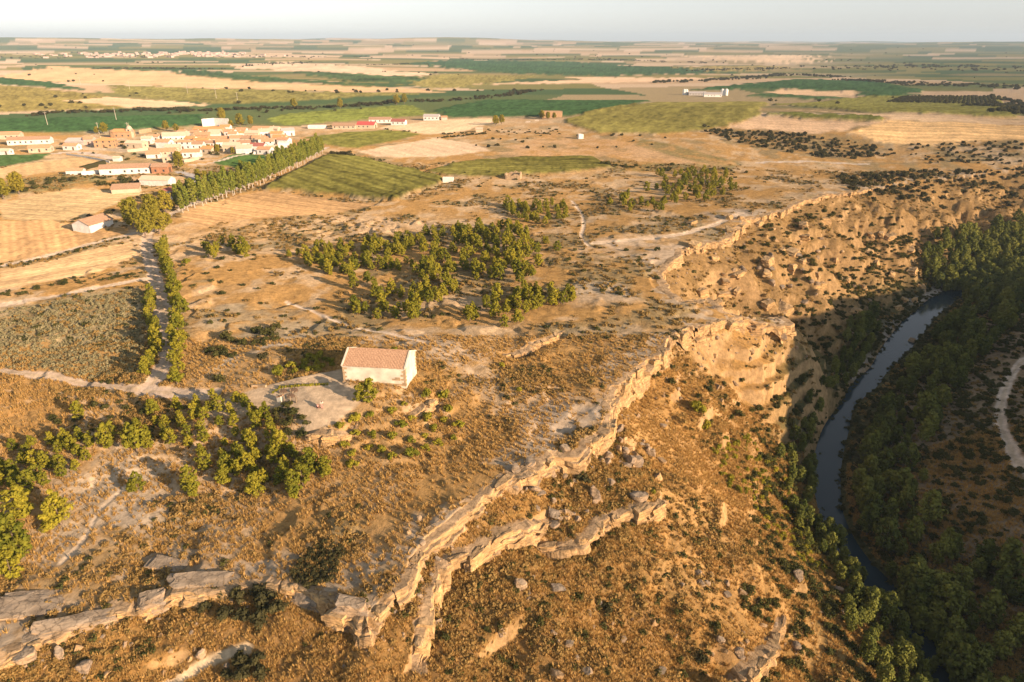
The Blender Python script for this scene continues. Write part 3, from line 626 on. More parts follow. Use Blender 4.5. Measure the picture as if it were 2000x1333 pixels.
# ------------------------------------------------------------------ rock
def rock_material(name, light, grey, top):   # sunlit sandstone with darker patina, weathered on top
    m, n, out = new_mat(name); L = n.links.new
    geo = nd(n, 'ShaderNodeNewGeometry')
    z1 = nd(n, 'ShaderNodeTexNoise'); z1.inputs['Scale'].default_value = .45; z1.inputs['Detail'].default_value = 7; z1.inputs['Roughness'].default_value = .65
    L(geo.outputs['Position'], z1.inputs['Vector'])
    mp = nd(n, 'ShaderNodeMapping'); mp.inputs['Scale'].default_value = (.5, .5, 3.2); L(geo.outputs['Position'], mp.inputs['Vector'])
    z2 = nd(n, 'ShaderNodeTexNoise'); z2.inputs['Scale'].default_value = .9; z2.inputs['Detail'].default_value = 5; L(mp.outputs[0], z2.inputs['Vector'])
    r1 = nd(n, 'ShaderNodeMapRange', interpolation_type='SMOOTHSTEP'); r1.inputs[1].default_value = .42; r1.inputs[2].default_value = .66; L(z1.outputs['Fac'], r1.inputs[0])
    mx = nd(n, 'ShaderNodeMix', data_type='RGBA'); mx.inputs['A'].default_value = light + (1,); mx.inputs['B'].default_value = grey + (1,); L(r1.outputs[0], mx.inputs['Factor'])
    sp = nd(n, 'ShaderNodeSeparateXYZ'); L(geo.outputs['Normal'], sp.inputs[0])
    r3 = nd(n, 'ShaderNodeMapRange', interpolation_type='SMOOTHSTEP'); r3.inputs[1].default_value = .62; r3.inputs[2].default_value = .92; r3.inputs[4].default_value = .85; L(sp.outputs['Z'], r3.inputs[0])
    mt = nd(n, 'ShaderNodeMix', data_type='RGBA'); mt.inputs['B'].default_value = top + (1,); L(r3.outputs[0], mt.inputs['Factor']); L(mx.outputs['Result'], mt.inputs['A'])
    mr = nd(n, 'ShaderNodeMapRange'); mr.inputs[1].default_value = .3; mr.inputs[2].default_value = .7; mr.inputs[3].default_value = .62; mr.inputs[4].default_value = 1.3; L(z2.outputs['Fac'], mr.inputs[0])
    mu = nd(n, 'ShaderNodeMix', data_type='RGBA', blend_type='MULTIPLY'); mu.inputs['Factor'].default_value = 1; L(mt.outputs['Result'], mu.inputs['A']); L(mr.outputs[0], mu.inputs['B'])
    vc = nd(n, 'ShaderNodeTexVoronoi', feature='DISTANCE_TO_EDGE'); vc.inputs['Scale'].default_value = .55
    wp = nd(n, 'ShaderNodeVectorMath', operation='MULTIPLY_ADD'); wp.inputs[1].default_value = (2.6, 2.6, 3.2); L(z1.outputs['Color'], wp.inputs[0]); L(geo.outputs['Position'], wp.inputs[2]); L(wp.outputs[0], vc.inputs['Vector'])
    rc_ = nd(n, 'ShaderNodeMapRange', interpolation_type='SMOOTHSTEP'); rc_.inputs[2].default_value = .035; rc_.inputs[3].default_value = .78; L(vc.outputs['Distance'], rc_.inputs[0])
    mu2 = nd(n, 'ShaderNodeMix', data_type='RGBA', blend_type='MULTIPLY'); mu2.inputs['Factor'].default_value = 1; L(mu.outputs['Result'], mu2.inputs['A']); L(rc_.outputs[0], mu2.inputs['B']); mu = mu2
    ad0 = nd(n, 'ShaderNodeMath', operation='ADD'); L(z1.outputs['Fac'], ad0.inputs[0]); L(z2.outputs['Fac'], ad0.inputs[1])
    ad = nd(n, 'ShaderNodeMath', operation='MULTIPLY_ADD'); ad.inputs[1].default_value = .9; L(rc_.outputs[0], ad.inputs[0]); L(ad0.outputs[0], ad.inputs[2])
    b = nd(n, 'ShaderNodeBump'); b.inputs['Strength'].default_value = .8; b.inputs['Distance'].default_value = .5; L(ad.outputs[0], b.inputs['Height'])
    bs = nd(n, 'ShaderNodeBsdfDiffuse'); bs.inputs['Roughness'].default_value = .7
    L(mu.outputs['Result'], bs.inputs['Color']); L(b.outputs['Normal'], bs.inputs['Normal']); L(bs.outputs[0], out.inputs['Surface'])
    return m
MROCK = rock_material('sandstone', (.56, .37, .18), (.40, .265, .14), (.37, .27, .17))
MGREY = rock_material('grey_sandstone', (.42, .30, .185), (.28, .22, .165), (.29, .24, .185))
def block_mesh(k):
    bm = bmesh.new(); bmesh.ops.create_cube(bm, size=1); bmesh.ops.subdivide_edges(bm, edges=bm.edges[:], cuts=5, use_grid_fill=True)
    v = np.array([q.co[:] for q in bm.verts]); f = [[q.index for q in p.verts] for p in bm.faces]; bm.free()
    r_ = np.random.default_rng(700 + k)
    for _ in range(5):
        d = r_.normal(size=3); d /= np.linalg.norm(d); c = r_.uniform(.42, .62); h_ = v @ d; m = h_ > c; v[m] -= d * ((h_[m] - c) * .95)[:, None]
    v += .045 * np.stack([fbm(v[:, 0] * 4 + v[:, 2] * 3 + 7 * i, v[:, 1] * 4 - v[:, 2] * 2, 800 + k * 3 + i, 3) for i in range(3)], 1)
    v[:, :2] *= (1 + .10 * np.sign(vn(v[:, 2] * 5 + k, v[:, 2] * 0, 30 + k)))[:, None]
    me = bpy.data.meshes.new('block'); me.from_pydata(v.tolist(), [], f); me.materials.append(MBLK); return me
MBLK = rock_material('ledge_rock', (.58, .38, .175), (.39, .255, .13), (.40, .29, .17))
BLOCK = [block_mesh(k) for k in range(8)]
def cliff(name, line, hts, label, step=.4, side=1, seed=0, below=.9, taper=0):
    """a band of layered, jointed rock along a line; the face looks to its left (side 1)"""
    P_ = resample([tuple(p) + (h,) for p, h in zip(line, hts)], step)
    xy, h = P_[:, :2], P_[:, 2]
    t = np.gradient(xy, axis=0)
    for _ in range(6): t = np.vstack([t[:1], (t[:-2] + 2 * t[1:-1] + t[2:]) / 4, t[-1:]])
    t /= np.linalg.norm(t, axis=1)[:, None] + 1e-9
    nrm = np.stack([-t[:, 1], t[:, 0]], 1) * side
    n_ = len(xy); a = np.arange(n_) * step
    endf = ss(0, taper, np.minimum(a, a[-1] - a)) if taper else np.ones(n_)
    # joints: blocks 1.5-4 m long, each standing a little forward or back
    cuts = [0]; rr = random.Random(seed)
    while cuts[-1] < a[-1]: cuts.append(cuts[-1] + rr.choice((.8, 1.5, 2.5, 4, 6.5)) * rr.uniform(.8, 1.3))
    blk = np.searchsorted(cuts, a); off = np.array([rr.uniform(-.5, .75) for _ in range(len(cuts) + 2)])[blk]
    zof = np.array([rr.uniform(-.4, .22) for _ in range(len(cuts) + 2)])[blk]
    crack = np.min(np.abs(a[:, None] - np.array(cuts)[None]), 1); off -= .5 * np.exp(-(crack / .22) ** 2)
    NL = 5
    big_ = fbm(a / 8, a * 0 + 2, seed + 7, 3)
    thick = np.array([rr.uniform(.5, 1.7) for _ in range(NL)]); cum = np.concatenate([[0], np.cumsum(thick)]) / thick.sum()
    lay, crk = [], []
    for k_ in range(NL):
        c_ = [-rr.uniform(0, 3)]
        while c_[-1] < a[-1] + 1: c_.append(c_[-1] + rr.choice((.7, 1.2, 2.0, 3.2, 5)) * rr.uniform(.8, 1.3))
        bi = np.searchsorted(c_, a); of = np.array([rr.gauss(0, .42) for _ in range(len(c_) + 2)])
        tl = np.array([rr.gauss(0, .16) for _ in range(len(c_) + 2)])
        cc_ = np.array(c_); mid_ = np.concatenate([[0], (cc_[:-1] + cc_[1:]) / 2, [cc_[-1], cc_[-1]]])
        lay.append(of[bi] + tl[bi] * (a - mid_[np.minimum(bi, len(mid_) - 1)]))
        crk.append(np.exp(-(np.min(np.abs(a[:, None] - cc_[None]), 1) / .2) ** 2))
    lay = np.stack(lay, 1) * np.clip(h / 3, .25, 1)[:, None]; crk = np.stack(crk, 1) * np.clip(h / 3, .25, 1)[:, None]
    nz_ = fbm(a / 1.1, a * 0, seed + 3, 3); nb_ = fbm(a / 6, a * 0, seed + 13, 3)
    ztop = zgrid(xy[:, 0] - nrm[:, 0] * 1.6, xy[:, 1] - nrm[:, 1] * 1.6)
    zb = zgrid(xy[:, 0] + nrm[:, 0] * 1.6, xy[:, 1] + nrm[:, 1] * 1.6)
    zb = np.minimum(zb, ztop - .25)
    zb += (ztop - zb) * np.clip(.25 + .75 * nb_ + .35 * fbm(a / 2.5, a * 0, seed + 17, 2), 0, .96)            # scree banked against the foot
    lid = ztop * endf + (zb - .4) * (1 - endf)
    VV = []
    def row(s_, z_): VV.append(np.stack([xy[:, 0] + nrm[:, 0] * s_, xy[:, 1] + nrm[:, 1] * s_, z_], 1))
    back = 1.5 + .5 * np.abs(nb_) + .25 * nz_
    row(-back - .7, zgrid(xy[:, 0] - nrm[:, 0] * (back + .7), xy[:, 1] - nrm[:, 1] * (back + .7)) - .25)
    row(-back, lid + .02 + .05 * nz_)
    row(-.9 + .2 * nz_, lid + (.06 + zof * .5) * endf)
    lip = .2 + lay[:, 0] * .85 + .6 * big_ - crk[:, 0] * .4
    row(lip - .12, lid + (.04 + zof) * endf)
    for k in range(NL):
        f = cum[k] * .97 + .02; g_ = cum[k + 1] * .97
        for e_, fz in enumerate((f, g_ - .02)):
            nn = .16 * fbm(a / .8 + 3, a * 0 + k * 3.9 + e_ * .6, seed + 11, 3)
            s_ = .3 + .6 * big_ + lay[:, k] * .85 - crk[:, k] * .55 + nn + 1.1 * fz * (.3 + .2 * h / 3) - .1 * (1 - e_)
            jz = .12 * fbm(a / 2.2, a * 0 + k, seed + 29, 2) * (ztop - zb) * (0 < k)
            row(s_, lid + zof * (1 - fz) * endf - (lid - zb) * fz + jz)
    row(.9 + .6 * big_ + lay[:, -1] * .5 + 1.1 * (.3 + .2 * h / 3) + .3 * nz_, np.minimum(zb, lid) - below - .3)
    M_ = len(VV); Vv = np.concatenate(VV)
    fs = []
    for r_ in range(M_ - 1):
        for i in range(n_ - 1):
            q_ = (r_ * n_ + i, r_ * n_ + i + 1, (r_ + 1) * n_ + i + 1, (r_ + 1) * n_ + i)
            fs.append(q_ if side < 0 else q_[::-1])
    o = mk(name, Vv, fs, MROCK)
    pos = rr.uniform(0, 2)
    while pos < a[-1]:                                    # blocks split off along the joints
        hh = float(np.interp(pos, a, ztop - zb)) * float(np.interp(pos, a, endf)); l_ = rr.uniform(1.3, 3.6) * (1.25 if hh > 2.5 else 1); i = min(n_ - 1, int((pos + l_ / 2) / step)); pos += l_ * rr.uniform(.75, 1.5)
        if rr.random() < (.22 if xy[i, 1] < 180 else .6) or endf[i] < .5: continue
        tall = max(.7, hh * rr.uniform(.55, 1.1)) + .3; dep = rr.uniform(1.1, 1.9) * min(1.3, .7 + hh / 5)
        b_ = inst('block', BLOCK[rr.randrange(len(BLOCK))], o); sh = .15 + .5 * big_[i] + rr.uniform(-.35, .3) * min(1, hh / 2)
        b_.location = (xy[i, 0] + nrm[i, 0] * sh, xy[i, 1] + nrm[i, 1] * sh, ztop[i] + rr.uniform(-.3, .16) - tall / 2)
        b_.scale = (l_, dep, tall); b_.rotation_euler = (rr.gauss(0, .07), rr.gauss(0, .07), math.atan2(t[i, 1], t[i, 0]) + rr.gauss(0, .16))
    return tag(o, label, 'rock ledge')
def rim_part(u0, v0, u1, v1):
    a0 = np.array(W(u0, v0, -3)); a1 = np.array(W(u1, v1, -3))
    i = int(np.hypot(*(rim[:, :2] - a0).T).argmin()); j = int(np.hypot(*(rim[:, :2] - a1).T).argmin())
    seg = rim[min(i, j):max(i, j) + 1]
    return seg[:, :2], seg[:, 3]
for k, (a_, b_, st_, lab) in enumerate([
  ((1760, 352), (1600, 385), .9, 'low broken rock rim on the far bluff above the wooded bend'),
  ((1600, 385), (1330, 490), .7, 'long pale rock rim along the far edge of the plateau'),
  ((1330, 490), (1375, 572), .5, 'notched cliff around the small side ravine above the gorge'),
  ((1375, 572), (1360, 640), .45, 'rocky headland jutting towards the river with a pinnacle at its tip'),
  ((1360, 640), (1200, 765), .4, 'tall bright cliff face dropping into the gorge behind the near ledge'),
  ((1200, 765), (780, 1140), .35, 'long curving golden rock ledge sweeping down to the bottom edge'),
  ((780, 1140), (500, 1140), .35, 'broken overhanging rock step at the bottom beside the dark scrub'),  # the dark scrub is added, it stands for the hollow's shadow
  ((500, 1140), (-100, 1300), .35, 'grey topped rock shelf along the bottom edge, leftmost ledge')]):
    l_, h_ = rim_part(*a_, *b_)
    cliff('rock_ledge', l_, h_, lab, st_, 1, 40 + k)
for k, (l_, h_, r_) in enumerate(STEPS):
    lab = ['second golden rock band running parallel below the long curving ledge', 'short ledge under the boulder field on the lit slope', 'crooked rock rib near the shadow edge above the gorge',
           'low flat rock step in the middle of the plateau', 'small rock step below the chapel on its sunny side', 'rock step holding up the edge of the terrace', 'low bank beside the path through the scrub'][k]
    if k == 6: continue
    cliff('rock_ledge', l_, [h_] * len(l_), lab, .35, 1, 80 + k, .5, 7)
print('cliffs', round(time.time() - T0, 1))

# ------------------------------------------------------------------ loose rocks
def ico(sub):
    bm = bmesh.new(); bmesh.ops.create_icosphere(bm, subdivisions=sub, radius=1)
    v = np.array([x.co[:] for x in bm.verts]); f = [[x.index for x in p.verts] for p in bm.faces]; bm.free(); return v, f
IV, IF = ico(3)
def boulder_mesh(k):
    r_ = np.random.default_rng(900 + k); v = IV.copy()
    for _ in range(9):                                   # split faces: flatten against random planes
        d = r_.normal(size=3); d[2] *= .8; d /= np.linalg.norm(d); c = r_.uniform(.28, .66)
        h = v @ d; m = h > c; v[m] -= d * ((h[m] - c) * .96)[:, None]
    v *= np.array([1.25, .85 + .3 * r_.random(), .75 + .3 * r_.random()])
    v += (.05 * np.stack([fbm(v[:, 0] * 3 + v[:, 2] * 2, v[:, 1] * 3 + 5 * i, 600 + k + i, 3) for i in range(3)], 1))
    me = bpy.data.meshes.new('boulder'); me.from_pydata(v.tolist(), [], IF); me.materials.append(MGREY if k % 3 else MROCK); return me
BOULD = [boulder_mesh(k) for k in range(6)]
def boulder(u, v, size, label, group=None, sink=.35, var=None, sq=None):
    x, y = G(u, v); z = float(zat(x, y)[0])
    o = inst('boulder', BOULD[(var if var is not None else random.randrange(6))])
    o.location = (x, y, z + size * (.6 - sink)); o.scale = [size * q for q in (sq or (1, 1, random.uniform(.75, 1.1)))]
    o.rotation_euler = (random.uniform(-.3, .3), random.uniform(-.3, .3), random.uniform(0, 6.28))
    return tag(o, label, 'boulder', group)
BL = [(1163, 968, 2.0, 'big pale boulder with a flat grey top, alone beside a dark bush', 1), (1250, 975, 2.1, 'upright split boulder at the end of the boulder field, nearest the slope', 2), (1285, 935, 1.9, 'dark weathered outcrop block behind the split boulder', 3),
 (1240, 905, 1.8, 'grey slab leaning in the upper part of the boulder field', 4), (1085, 1155, 1.6, 'flat dark mushroom shaped boulder in the lower grass slope', 2), (1015, 1145, 1.5, 'angular tan boulder next to the flat dark one', 1), (1085, 1320, 1.7, 'large boulder at the bottom edge of the slope', 0),
 (1143, 1315, 1.2, 'tall narrow boulder at the bottom edge beside the large one', 5), (1448, 1160, 1.4, 'pale boulder with grey cap high on the right of the grass slope', 3), (1418, 1165, 1.0, 'smaller boulder just left of the grey capped one', 2), (1560, 1130, 1.6, 'pinnacle block on the crooked rib at the shadow line', 5),
 (670, 1215, 2.2, 'large square boulder under the broken overhang', 1), (297, 1195, 2.2, 'big cracked boulder split from the leftmost shelf', 0), (60, 1282, 2.0, 'long slab fallen below the leftmost shelf', 2), (118, 1278, 1.3, 'square block standing next to the long fallen slab', 1), (153, 1268, 1.1, 'rounded block under the leftmost shelf', 3),
 (165, 1310, 1.3, 'tilted slab in the bottom corner scrub', 4), (207, 1318, 1.0, 'small pale slab in the bottom corner scrub', 0), (1643, 795, 1.1, 'small dark rock in the middle of the river', 3), (1623, 826, 1.3, 'flat rock in the river near its shaded bank', 2), (1778, 672, 2.4, 'dark rock islet in the bright reach of the river', 5),
 (1658, 1172, 1.9, 'pale block in the rockfall beside the river', 1), (1640, 1155, 1.5, 'upper block of the rockfall beside the river', 2), (1695, 1210, 1.1, 'lowest block of the rockfall beside the river', 3), (1525, 660, 2.2, 'overhanging block on the headland', 1), (1410, 785, 1.5, 'orange boulder below the headland at the shadow line', 0)]
prefetch([b[:2] for b in BL])
for u, v, sz, lab, vr in BL: boulder(u, v, sz * .8, lab, None, .3, vr)
def slab(u, v, lx, ly, lz, rz, tilt, label, var):
    x, y = G(u, v); o = inst('rock_slab', SLAB[var]); o.location = (x, y, float(zat(x, y)[0]) + lz * .12); o.scale = (lx, ly, lz); o.rotation_euler = (tilt, R(2), R(rz)); return tag(o, label, 'rock slab')
SLAB = []
for k in range(4):
    m_ = BLOCK[k].copy(); m_.materials[0] = MGREY; SLAB.append(m_)
slab(150, 1222, 11, 2.6, 1.5, 20, .10, 'long grey slab with a lit lower edge on the leftmost shelf', 0)
slab(70, 1180, 9, 4.5, .7, 8, .05, 'wide flat grey slab behind the long slab at the left edge', 1)
slab(390, 1135, 8, 2.6, .9, 6, .06, 'grey slab above the bushes of the broken shelf', 2)
slab(330, 1105, 6, 2.6, .6, -14, .04, 'pale grey slab lying on the slope above the shelf', 3)
slab(600, 1172, 4.5, 2.4, 1.0, -18, .08, 'dark slab at the edge of the scrubby hollow', 0)  # the hollow's scrub is added, it stands for its shadow
slab(690, 1185, 4.2, 2.6, 2.2, -8, .02, 'overhanging grey capped slab at the end of the hollow', 1)
slab(300, 1180, 3.4, 2.6, 2.4, 25, .0, 'thick cracked slab standing out of the leftmost shelf', 2)
def cluster(pts, s0, s1, label, group):
    prefetch(pts)
    for u, v in pts: boulder(u, v, random.uniform(s0, s1), label, group)
rr = random.Random(3)
def jit(c, n, su, sv): return [(c[0] + rr.gauss(0, su), c[1] + rr.gauss(0, sv)) for _ in range(n)]
cluster(jit((1050, 945), 16, 34, 18), .5, 1.3, 'rock tumbled below the long curving ledge', 'rocks below the curving ledge')
cluster(jit((1110, 1010), 20, 32, 14), .5, 1.3, 'rock in the tight cluster between the two golden bands', 'rocks between the two bands')
cluster(jit((1225, 885), 30, 34, 26), .5, 1.5, 'rock in the dark boulder field under the corner of the ledge', 'boulder field under the ledge corner')
cluster(jit((1385, 1130), 9, 16, 12), .3, .8, 'small rock in the heap on the lit slope', 'heap of rocks on the slope')
cluster(jit((1660, 1180), 22, 26, 18), .3, .8, 'rubble stone of the rockfall reaching the river', 'rockfall stones')
cluster(jit((1150, 1200), 30, 170, 70), .25, .8, 'stone lying loose in the dry grass slope', 'loose stones on the lower slope')
cluster(jit((1500, 1250), 18, 60, 30), .3, .9, 'stone near the crooked rib at the shadow edge', 'stones by the crooked rib')
cluster(jit((330, 1280), 10, 110, 30), .3, .8, 'stone lying below the leftmost shelf', 'stones below the leftmost shelf')
cluster(jit((820, 1110), 12, 26, 40), .3, .7, 'stone on the shelf between the ledges', 'stones between the ledges')
cluster(jit((1560, 520), 44, 80, 45), .5, 1.7, 'rock on the broken far slope above the river bend', 'rocks on the far slope')
rr2 = random.Random(21)
OC = [(rr2.uniform(1340, 1800), rr2.uniform(420, 610)) for _ in range(46)]; prefetch(OC)
for u, v in OC:
    x, y = G(u, v)
    if y < 165: continue
    o = inst('rock_outcrop', BLOCK[rr2.randrange(8)]); w_ = rr2.uniform(2.5, 6.5); o.scale = (w_, w_ * rr2.uniform(.45, .7), rr2.uniform(1.4, 3.2)); o.location = (x, y, float(zat(x, y)[0]) + .1); o.rotation_euler = (rr2.gauss(0, .12), rr2.gauss(0, .12), rr2.gauss(.85, .3))
    tag(o, 'weathered outcrop block on the rugged far side of the gorge', 'rock outcrop', 'outcrops on the far side of the gorge')
cluster(jit((1420, 700), 16, 50, 40), .4, 1.2, 'rock on the slope under the headland', 'rocks under the headland')
cluster(jit((1735, 690), 14, 18, 12), .25, .6, 'dark stone breaking the surface of the shallow reach', 'stones in the shallow reach')
cluster(jit((1690, 620), 10, 25, 20), .5, 1.2, 'pale stone on the gravel by the bright reach', 'stones on the gravel bank')

RB = [(rim[i, 0] + random.gauss(2.6, 2.2), rim[i, 1] - abs(random.gauss(1.5, 1.8))) for i in range(len(rim)) if rim[i, 1] < 260 and -75 < rim[i, 0] < 90 for _ in range(2)]
# (laid once the scatter helper below exists)
# ------------------------------------------------------------------ foliage
def leaf_material(name, c1, c2, tr=.12, rough=0):
    m, n, out = new_mat(name); L = n.links.new
    oi = nd(n, 'ShaderNodeObjectInfo'); geo = nd(n, 'ShaderNodeNewGeometry')
    z = nd(n, 'ShaderNodeTexNoise'); z.inputs['Scale'].default_value = .9; z.inputs['Detail'].default_value = 3; L(geo.outputs['Position'], z.inputs['Vector'])
    ad = nd(n, 'ShaderNodeMath', operation='MULTIPLY_ADD'); ad.inputs[1].default_value = .55; L(oi.outputs['Random'], ad.inputs[0])
    sc_ = nd(n, 'ShaderNodeMapRange'); sc_.inputs[1].default_value = .3; sc_.inputs[2].default_value = .7; sc_.inputs[4].default_value = .45; L(z.outputs['Fac'], sc_.inputs[0]); L(sc_.outputs[0], ad.inputs[2])
    mx = nd(n, 'ShaderNodeMix', data_type='RGBA'); mx.inputs['A'].default_value = c1 + (1,); mx.inputs['B'].default_value = c2 + (1,); L(ad.outputs[0], mx.inputs['Factor'])
    d = nd(n, 'ShaderNodeBsdfDiffuse'); L(mx.outputs['Result'], d.inputs['Color'])
    t = nd(n, 'ShaderNodeBsdfTranslucent'); L(mx.outputs['Result'], t.inputs['Color'])
    ms = nd(n, 'ShaderNodeMixShader'); ms.inputs[0].default_value = tr; L(d.outputs[0], ms.inputs[1]); L(t.outputs[0], ms.inputs[2]); L(ms.outputs[0], out.inputs['Surface'])
    return m
def plain(name, c, rough=.8, noise=.25, scale=2.0, bump=.0):
    m, n, out = new_mat(name); L = n.links.new
    geo = nd(n, 'ShaderNodeNewGeometry'); z = nd(n, 'ShaderNodeTexNoise'); z.inputs['Scale'].default_value = scale; z.inputs['Detail'].default_value = 5; L(geo.outputs['Position'], z.inputs['Vector'])
    mr = nd(n, 'ShaderNodeMapRange'); mr.inputs[1].default_value = .3; mr.inputs[2].default_value = .7; mr.inputs[3].default_value = 1 - noise; mr.inputs[4].default_value = 1 + noise; L(z.outputs['Fac'], mr.inputs[0])
    mu = nd(n, 'ShaderNodeMix', data_type='RGBA', blend_type='MULTIPLY'); mu.inputs['Factor'].default_value = 1; mu.inputs['A'].default_value = tuple(c) + (1,); L(mr.outputs[0], mu.inputs['B'])
    p = nd(n, 'ShaderNodeBsdfPrincipled'); p.inputs['Roughness'].default_value = rough; p.inputs['Specular IOR Level'].default_value = .25; L(mu.outputs['Result'], p.inputs['Base Color'])
    if bump:
        b = nd(n, 'ShaderNodeBump'); b.inputs['Strength'].default_value = bump; b.inputs['Distance'].default_value = .1; L(z.outputs['Fac'], b.inputs['Height']); L(b.outputs['Normal'], p.inputs['Normal'])
    L(p.outputs[0], out.inputs['Surface']); return m
MPINE = leaf_material('pine_needles', (.10, .125, .018), (.38, .32, .035))
MPOP = leaf_material('poplar_leaves', (.14, .18, .03), (.27, .26, .045))
MBRD = leaf_material('broad_leaves', (.19, .18, .025), (.33, .26, .035))
MRIV = leaf_material('willow_leaves', (.05, .075, .02), (.25, .25, .055))
MSHR = leaf_material('shrub_leaves', (.05, .06, .022), (.11, .10, .03))
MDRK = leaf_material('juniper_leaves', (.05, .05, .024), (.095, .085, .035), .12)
MGRS = leaf_material('dry_grass_blades', (.42, .26, .085), (.66, .43, .155), .25)
MSCR = leaf_material('dry_scrub_twigs', (.22, .145, .05), (.42, .28, .10), .2)
MGRN = leaf_material('green_grass_blades', (.16, .17, .03), (.24, .22, .05), .25)
MBRK = plain('bark', (.20, .15, .11), .9, .35, 4)
MPBK = plain('pale_bark', (.50, .44, .36), .9, .3, 3)
def crown_mesh(name, clumps, per, leaf, seed, mat, up=.25):
    r_ = np.random.default_rng(seed); cl = np.array(clumps)
    n_ = len(cl) * per; c = np.repeat(cl[:, :3], per, 0); rad = np.repeat(cl[:, 3], per)
    d = r_.normal(size=(n_, 3)); d /= np.linalg.norm(d, axis=1)[:, None]
    ctr = c + d * (rad * r_.uniform(.55, 1.05, n_))[:, None] * np.array([1, 1, .85])
    nm = d + r_.normal(size=(n_, 3)) * .38 + np.array([0, 0, up]); nm /= np.linalg.norm(nm, axis=1)[:, None]
    tg = np.cross(nm, r_.normal(size=(n_, 3))); tg /= np.linalg.norm(tg, axis=1)[:, None] + 1e-9; bt = np.cross(nm, tg)
    sz = leaf * r_.uniform(.6, 1.35, n_); a = tg * sz[:, None]; b = bt * (sz * .62)[:, None]
    vs = np.stack([ctr - a - b * .35, ctr + a * .2 - b, ctr + a + b * .35, ctr - a * .2 + b], 1).reshape(-1, 3)
    fs = np.arange(n_ * 4).reshape(-1, 4)
    me = bpy.data.meshes.new(name); me.from_pydata(vs.tolist(), [], fs.tolist()); me.materials.append(mat); return me
def tube(path, radii, sides=6):
    vs, fs = [], []
    for i, (p, r) in enumerate(zip(path, radii)):
        for k in range(sides):
            a = 6.283 * k / sides; vs.append((p[0] + r * math.cos(a), p[1] + r * math.sin(a), p[2]))
        if i:
            for k in range(sides): fs.append(((i - 1) * sides + k, (i - 1) * sides + (k + 1) % sides, i * sides + (k + 1) % sides, i * sides + k))
    return vs, fs
def trunk_mesh(h, r, seed, mat, limbs=4, spread=1.0, start=.35):
    q = random.Random(seed); vs, fs = [], []
    lean = (q.uniform(-.06, .06) * h, q.uniform(-.06, .06) * h)
    def add(p, rd):
        v, f = tube(p, rd); o_ = len(vs); vs.extend(v); fs.extend([[i + o_ for i in x] for x in f])
    pt = lambda f: (lean[0] * f * f, lean[1] * f * f, -.3 + (h + .3) * f)
    add([pt(f) for f in (0, .06, .3, .6, .9)], [r * 1.35, r, r * .8, r * .5, r * .12])
    for i in range(limbs):
        f = start + (.85 - start) * i / max(1, limbs); p0 = pt(f); a = q.uniform(0, 6.28) ; l = spread * q.uniform(.6, 1)
        add([p0, (p0[0] + .5 * l * math.cos(a), p0[1] + .5 * l * math.sin(a), p0[2] + .25 * l), (p0[0] + l * math.cos(a), p0[1] + l * math.sin(a), p0[2] + .7 * l)], [r * .45, r * .3, r * .06])
    me = bpy.data.meshes.new('trunk'); me.from_pydata(vs, [], fs); me.materials.append(mat); return me
def crown_clumps(h0, h1, rmax, n_, prof, seed, cr):
    q = random.Random(seed); out = []
    for i in range(n_):
        f = (i + q.random()) / n_; z = h0 + (h1 - h0) * f; pr = rmax * prof(f); a = i * 2.4 + q.uniform(-.5, .5)
        rr_ = pr * q.uniform(.3, .78); c_ = cr * q.uniform(.75, 1.25) * (.6 + .4 * pr / rmax)
        out.append((rr_ * math.cos(a), rr_ * math.sin(a), z, c_))
    return out
SPEC = {}
def spec(name, fn, n_): SPEC[name] = [fn(k) for k in range(n_)]
def _pine(k):
    q = random.Random(k); wd = q.uniform(1.3, 1.8); top_ = q.uniform(3.4, 4.7)
    cl = crown_clumps(.75, top_, wd, 32, lambda f: math.sin(math.pi * (.26 + .68 * f)) ** .75, k, .46)
    cl = [(c[0] + q.uniform(-.3, .3), c[1] + q.uniform(-.3, .3), c[2] + q.uniform(-.25, .25), c[3]) for c in cl]
    if k % 3 == 2: cl += [(c[0] * .6 + 1.1, c[1] * .6, c[2] * .62, c[3] * .9) for c in cl[::2]]
    return crown_mesh('crown', cl, 50, .17, 10 + k, MPINE), trunk_mesh(top_ * .9, .13, k, MBRK, 5, .9, .25)
spec('pine', _pine, 9)
def _poplar(k):
    cl = crown_clumps(3.2, 13.6, 2.0, 30, lambda f: math.sin(math.pi * (.16 + .80 * f)) ** .8, 50 + k, .95)
    return crown_mesh('crown', cl, 55, .34, 60 + k, MPOP, .1), trunk_mesh(12.5, .22, 50 + k, MPBK, 6, 1.3, .3)
spec('poplar', _poplar, 4)
def _broad(k):
    cl = crown_clumps(2.4, 9.6, 3.9, 34, lambda f: math.sin(math.pi * (.2 + .75 * f)) ** .6, 80 + k, 1.25)
    return crown_mesh('crown', cl, 75, .34, 90 + k, MBRD), trunk_mesh(7.5, .32, 80 + k, MBRK, 7, 2.6, .3)
spec('broad', _broad, 4)
def _river(k):
    q = random.Random(200 + k)
    cl = crown_clumps(1.6, 7.8, q.uniform(2.1, 3.0), 26, lambda f: math.sin(math.pi * (.18 + .78 * f)) ** .7, 120 + k, .95)
    return crown_mesh('crown', cl, 60, .28, 130 + k, MRIV), trunk_mesh(6.4, .2, 120 + k, MBRK, 6, 2.0, .25)
spec('river', _river, 6)
def _bush(mat, leaf, seed):
    def f_(k):
        q = random.Random(seed + k); cl = []
        for i in range(11):
            a = q.uniform(0, 6.28); r_ = q.uniform(0, .75); cl.append((r_ * math.cos(a), r_ * math.sin(a) * .85, .28 + .55 * q.random() * (1 - r_ * .6), q.uniform(.26, .42)))
        return (crown_mesh('shrub', cl, 42, leaf, seed + 20 + k, mat), None)
    return f_
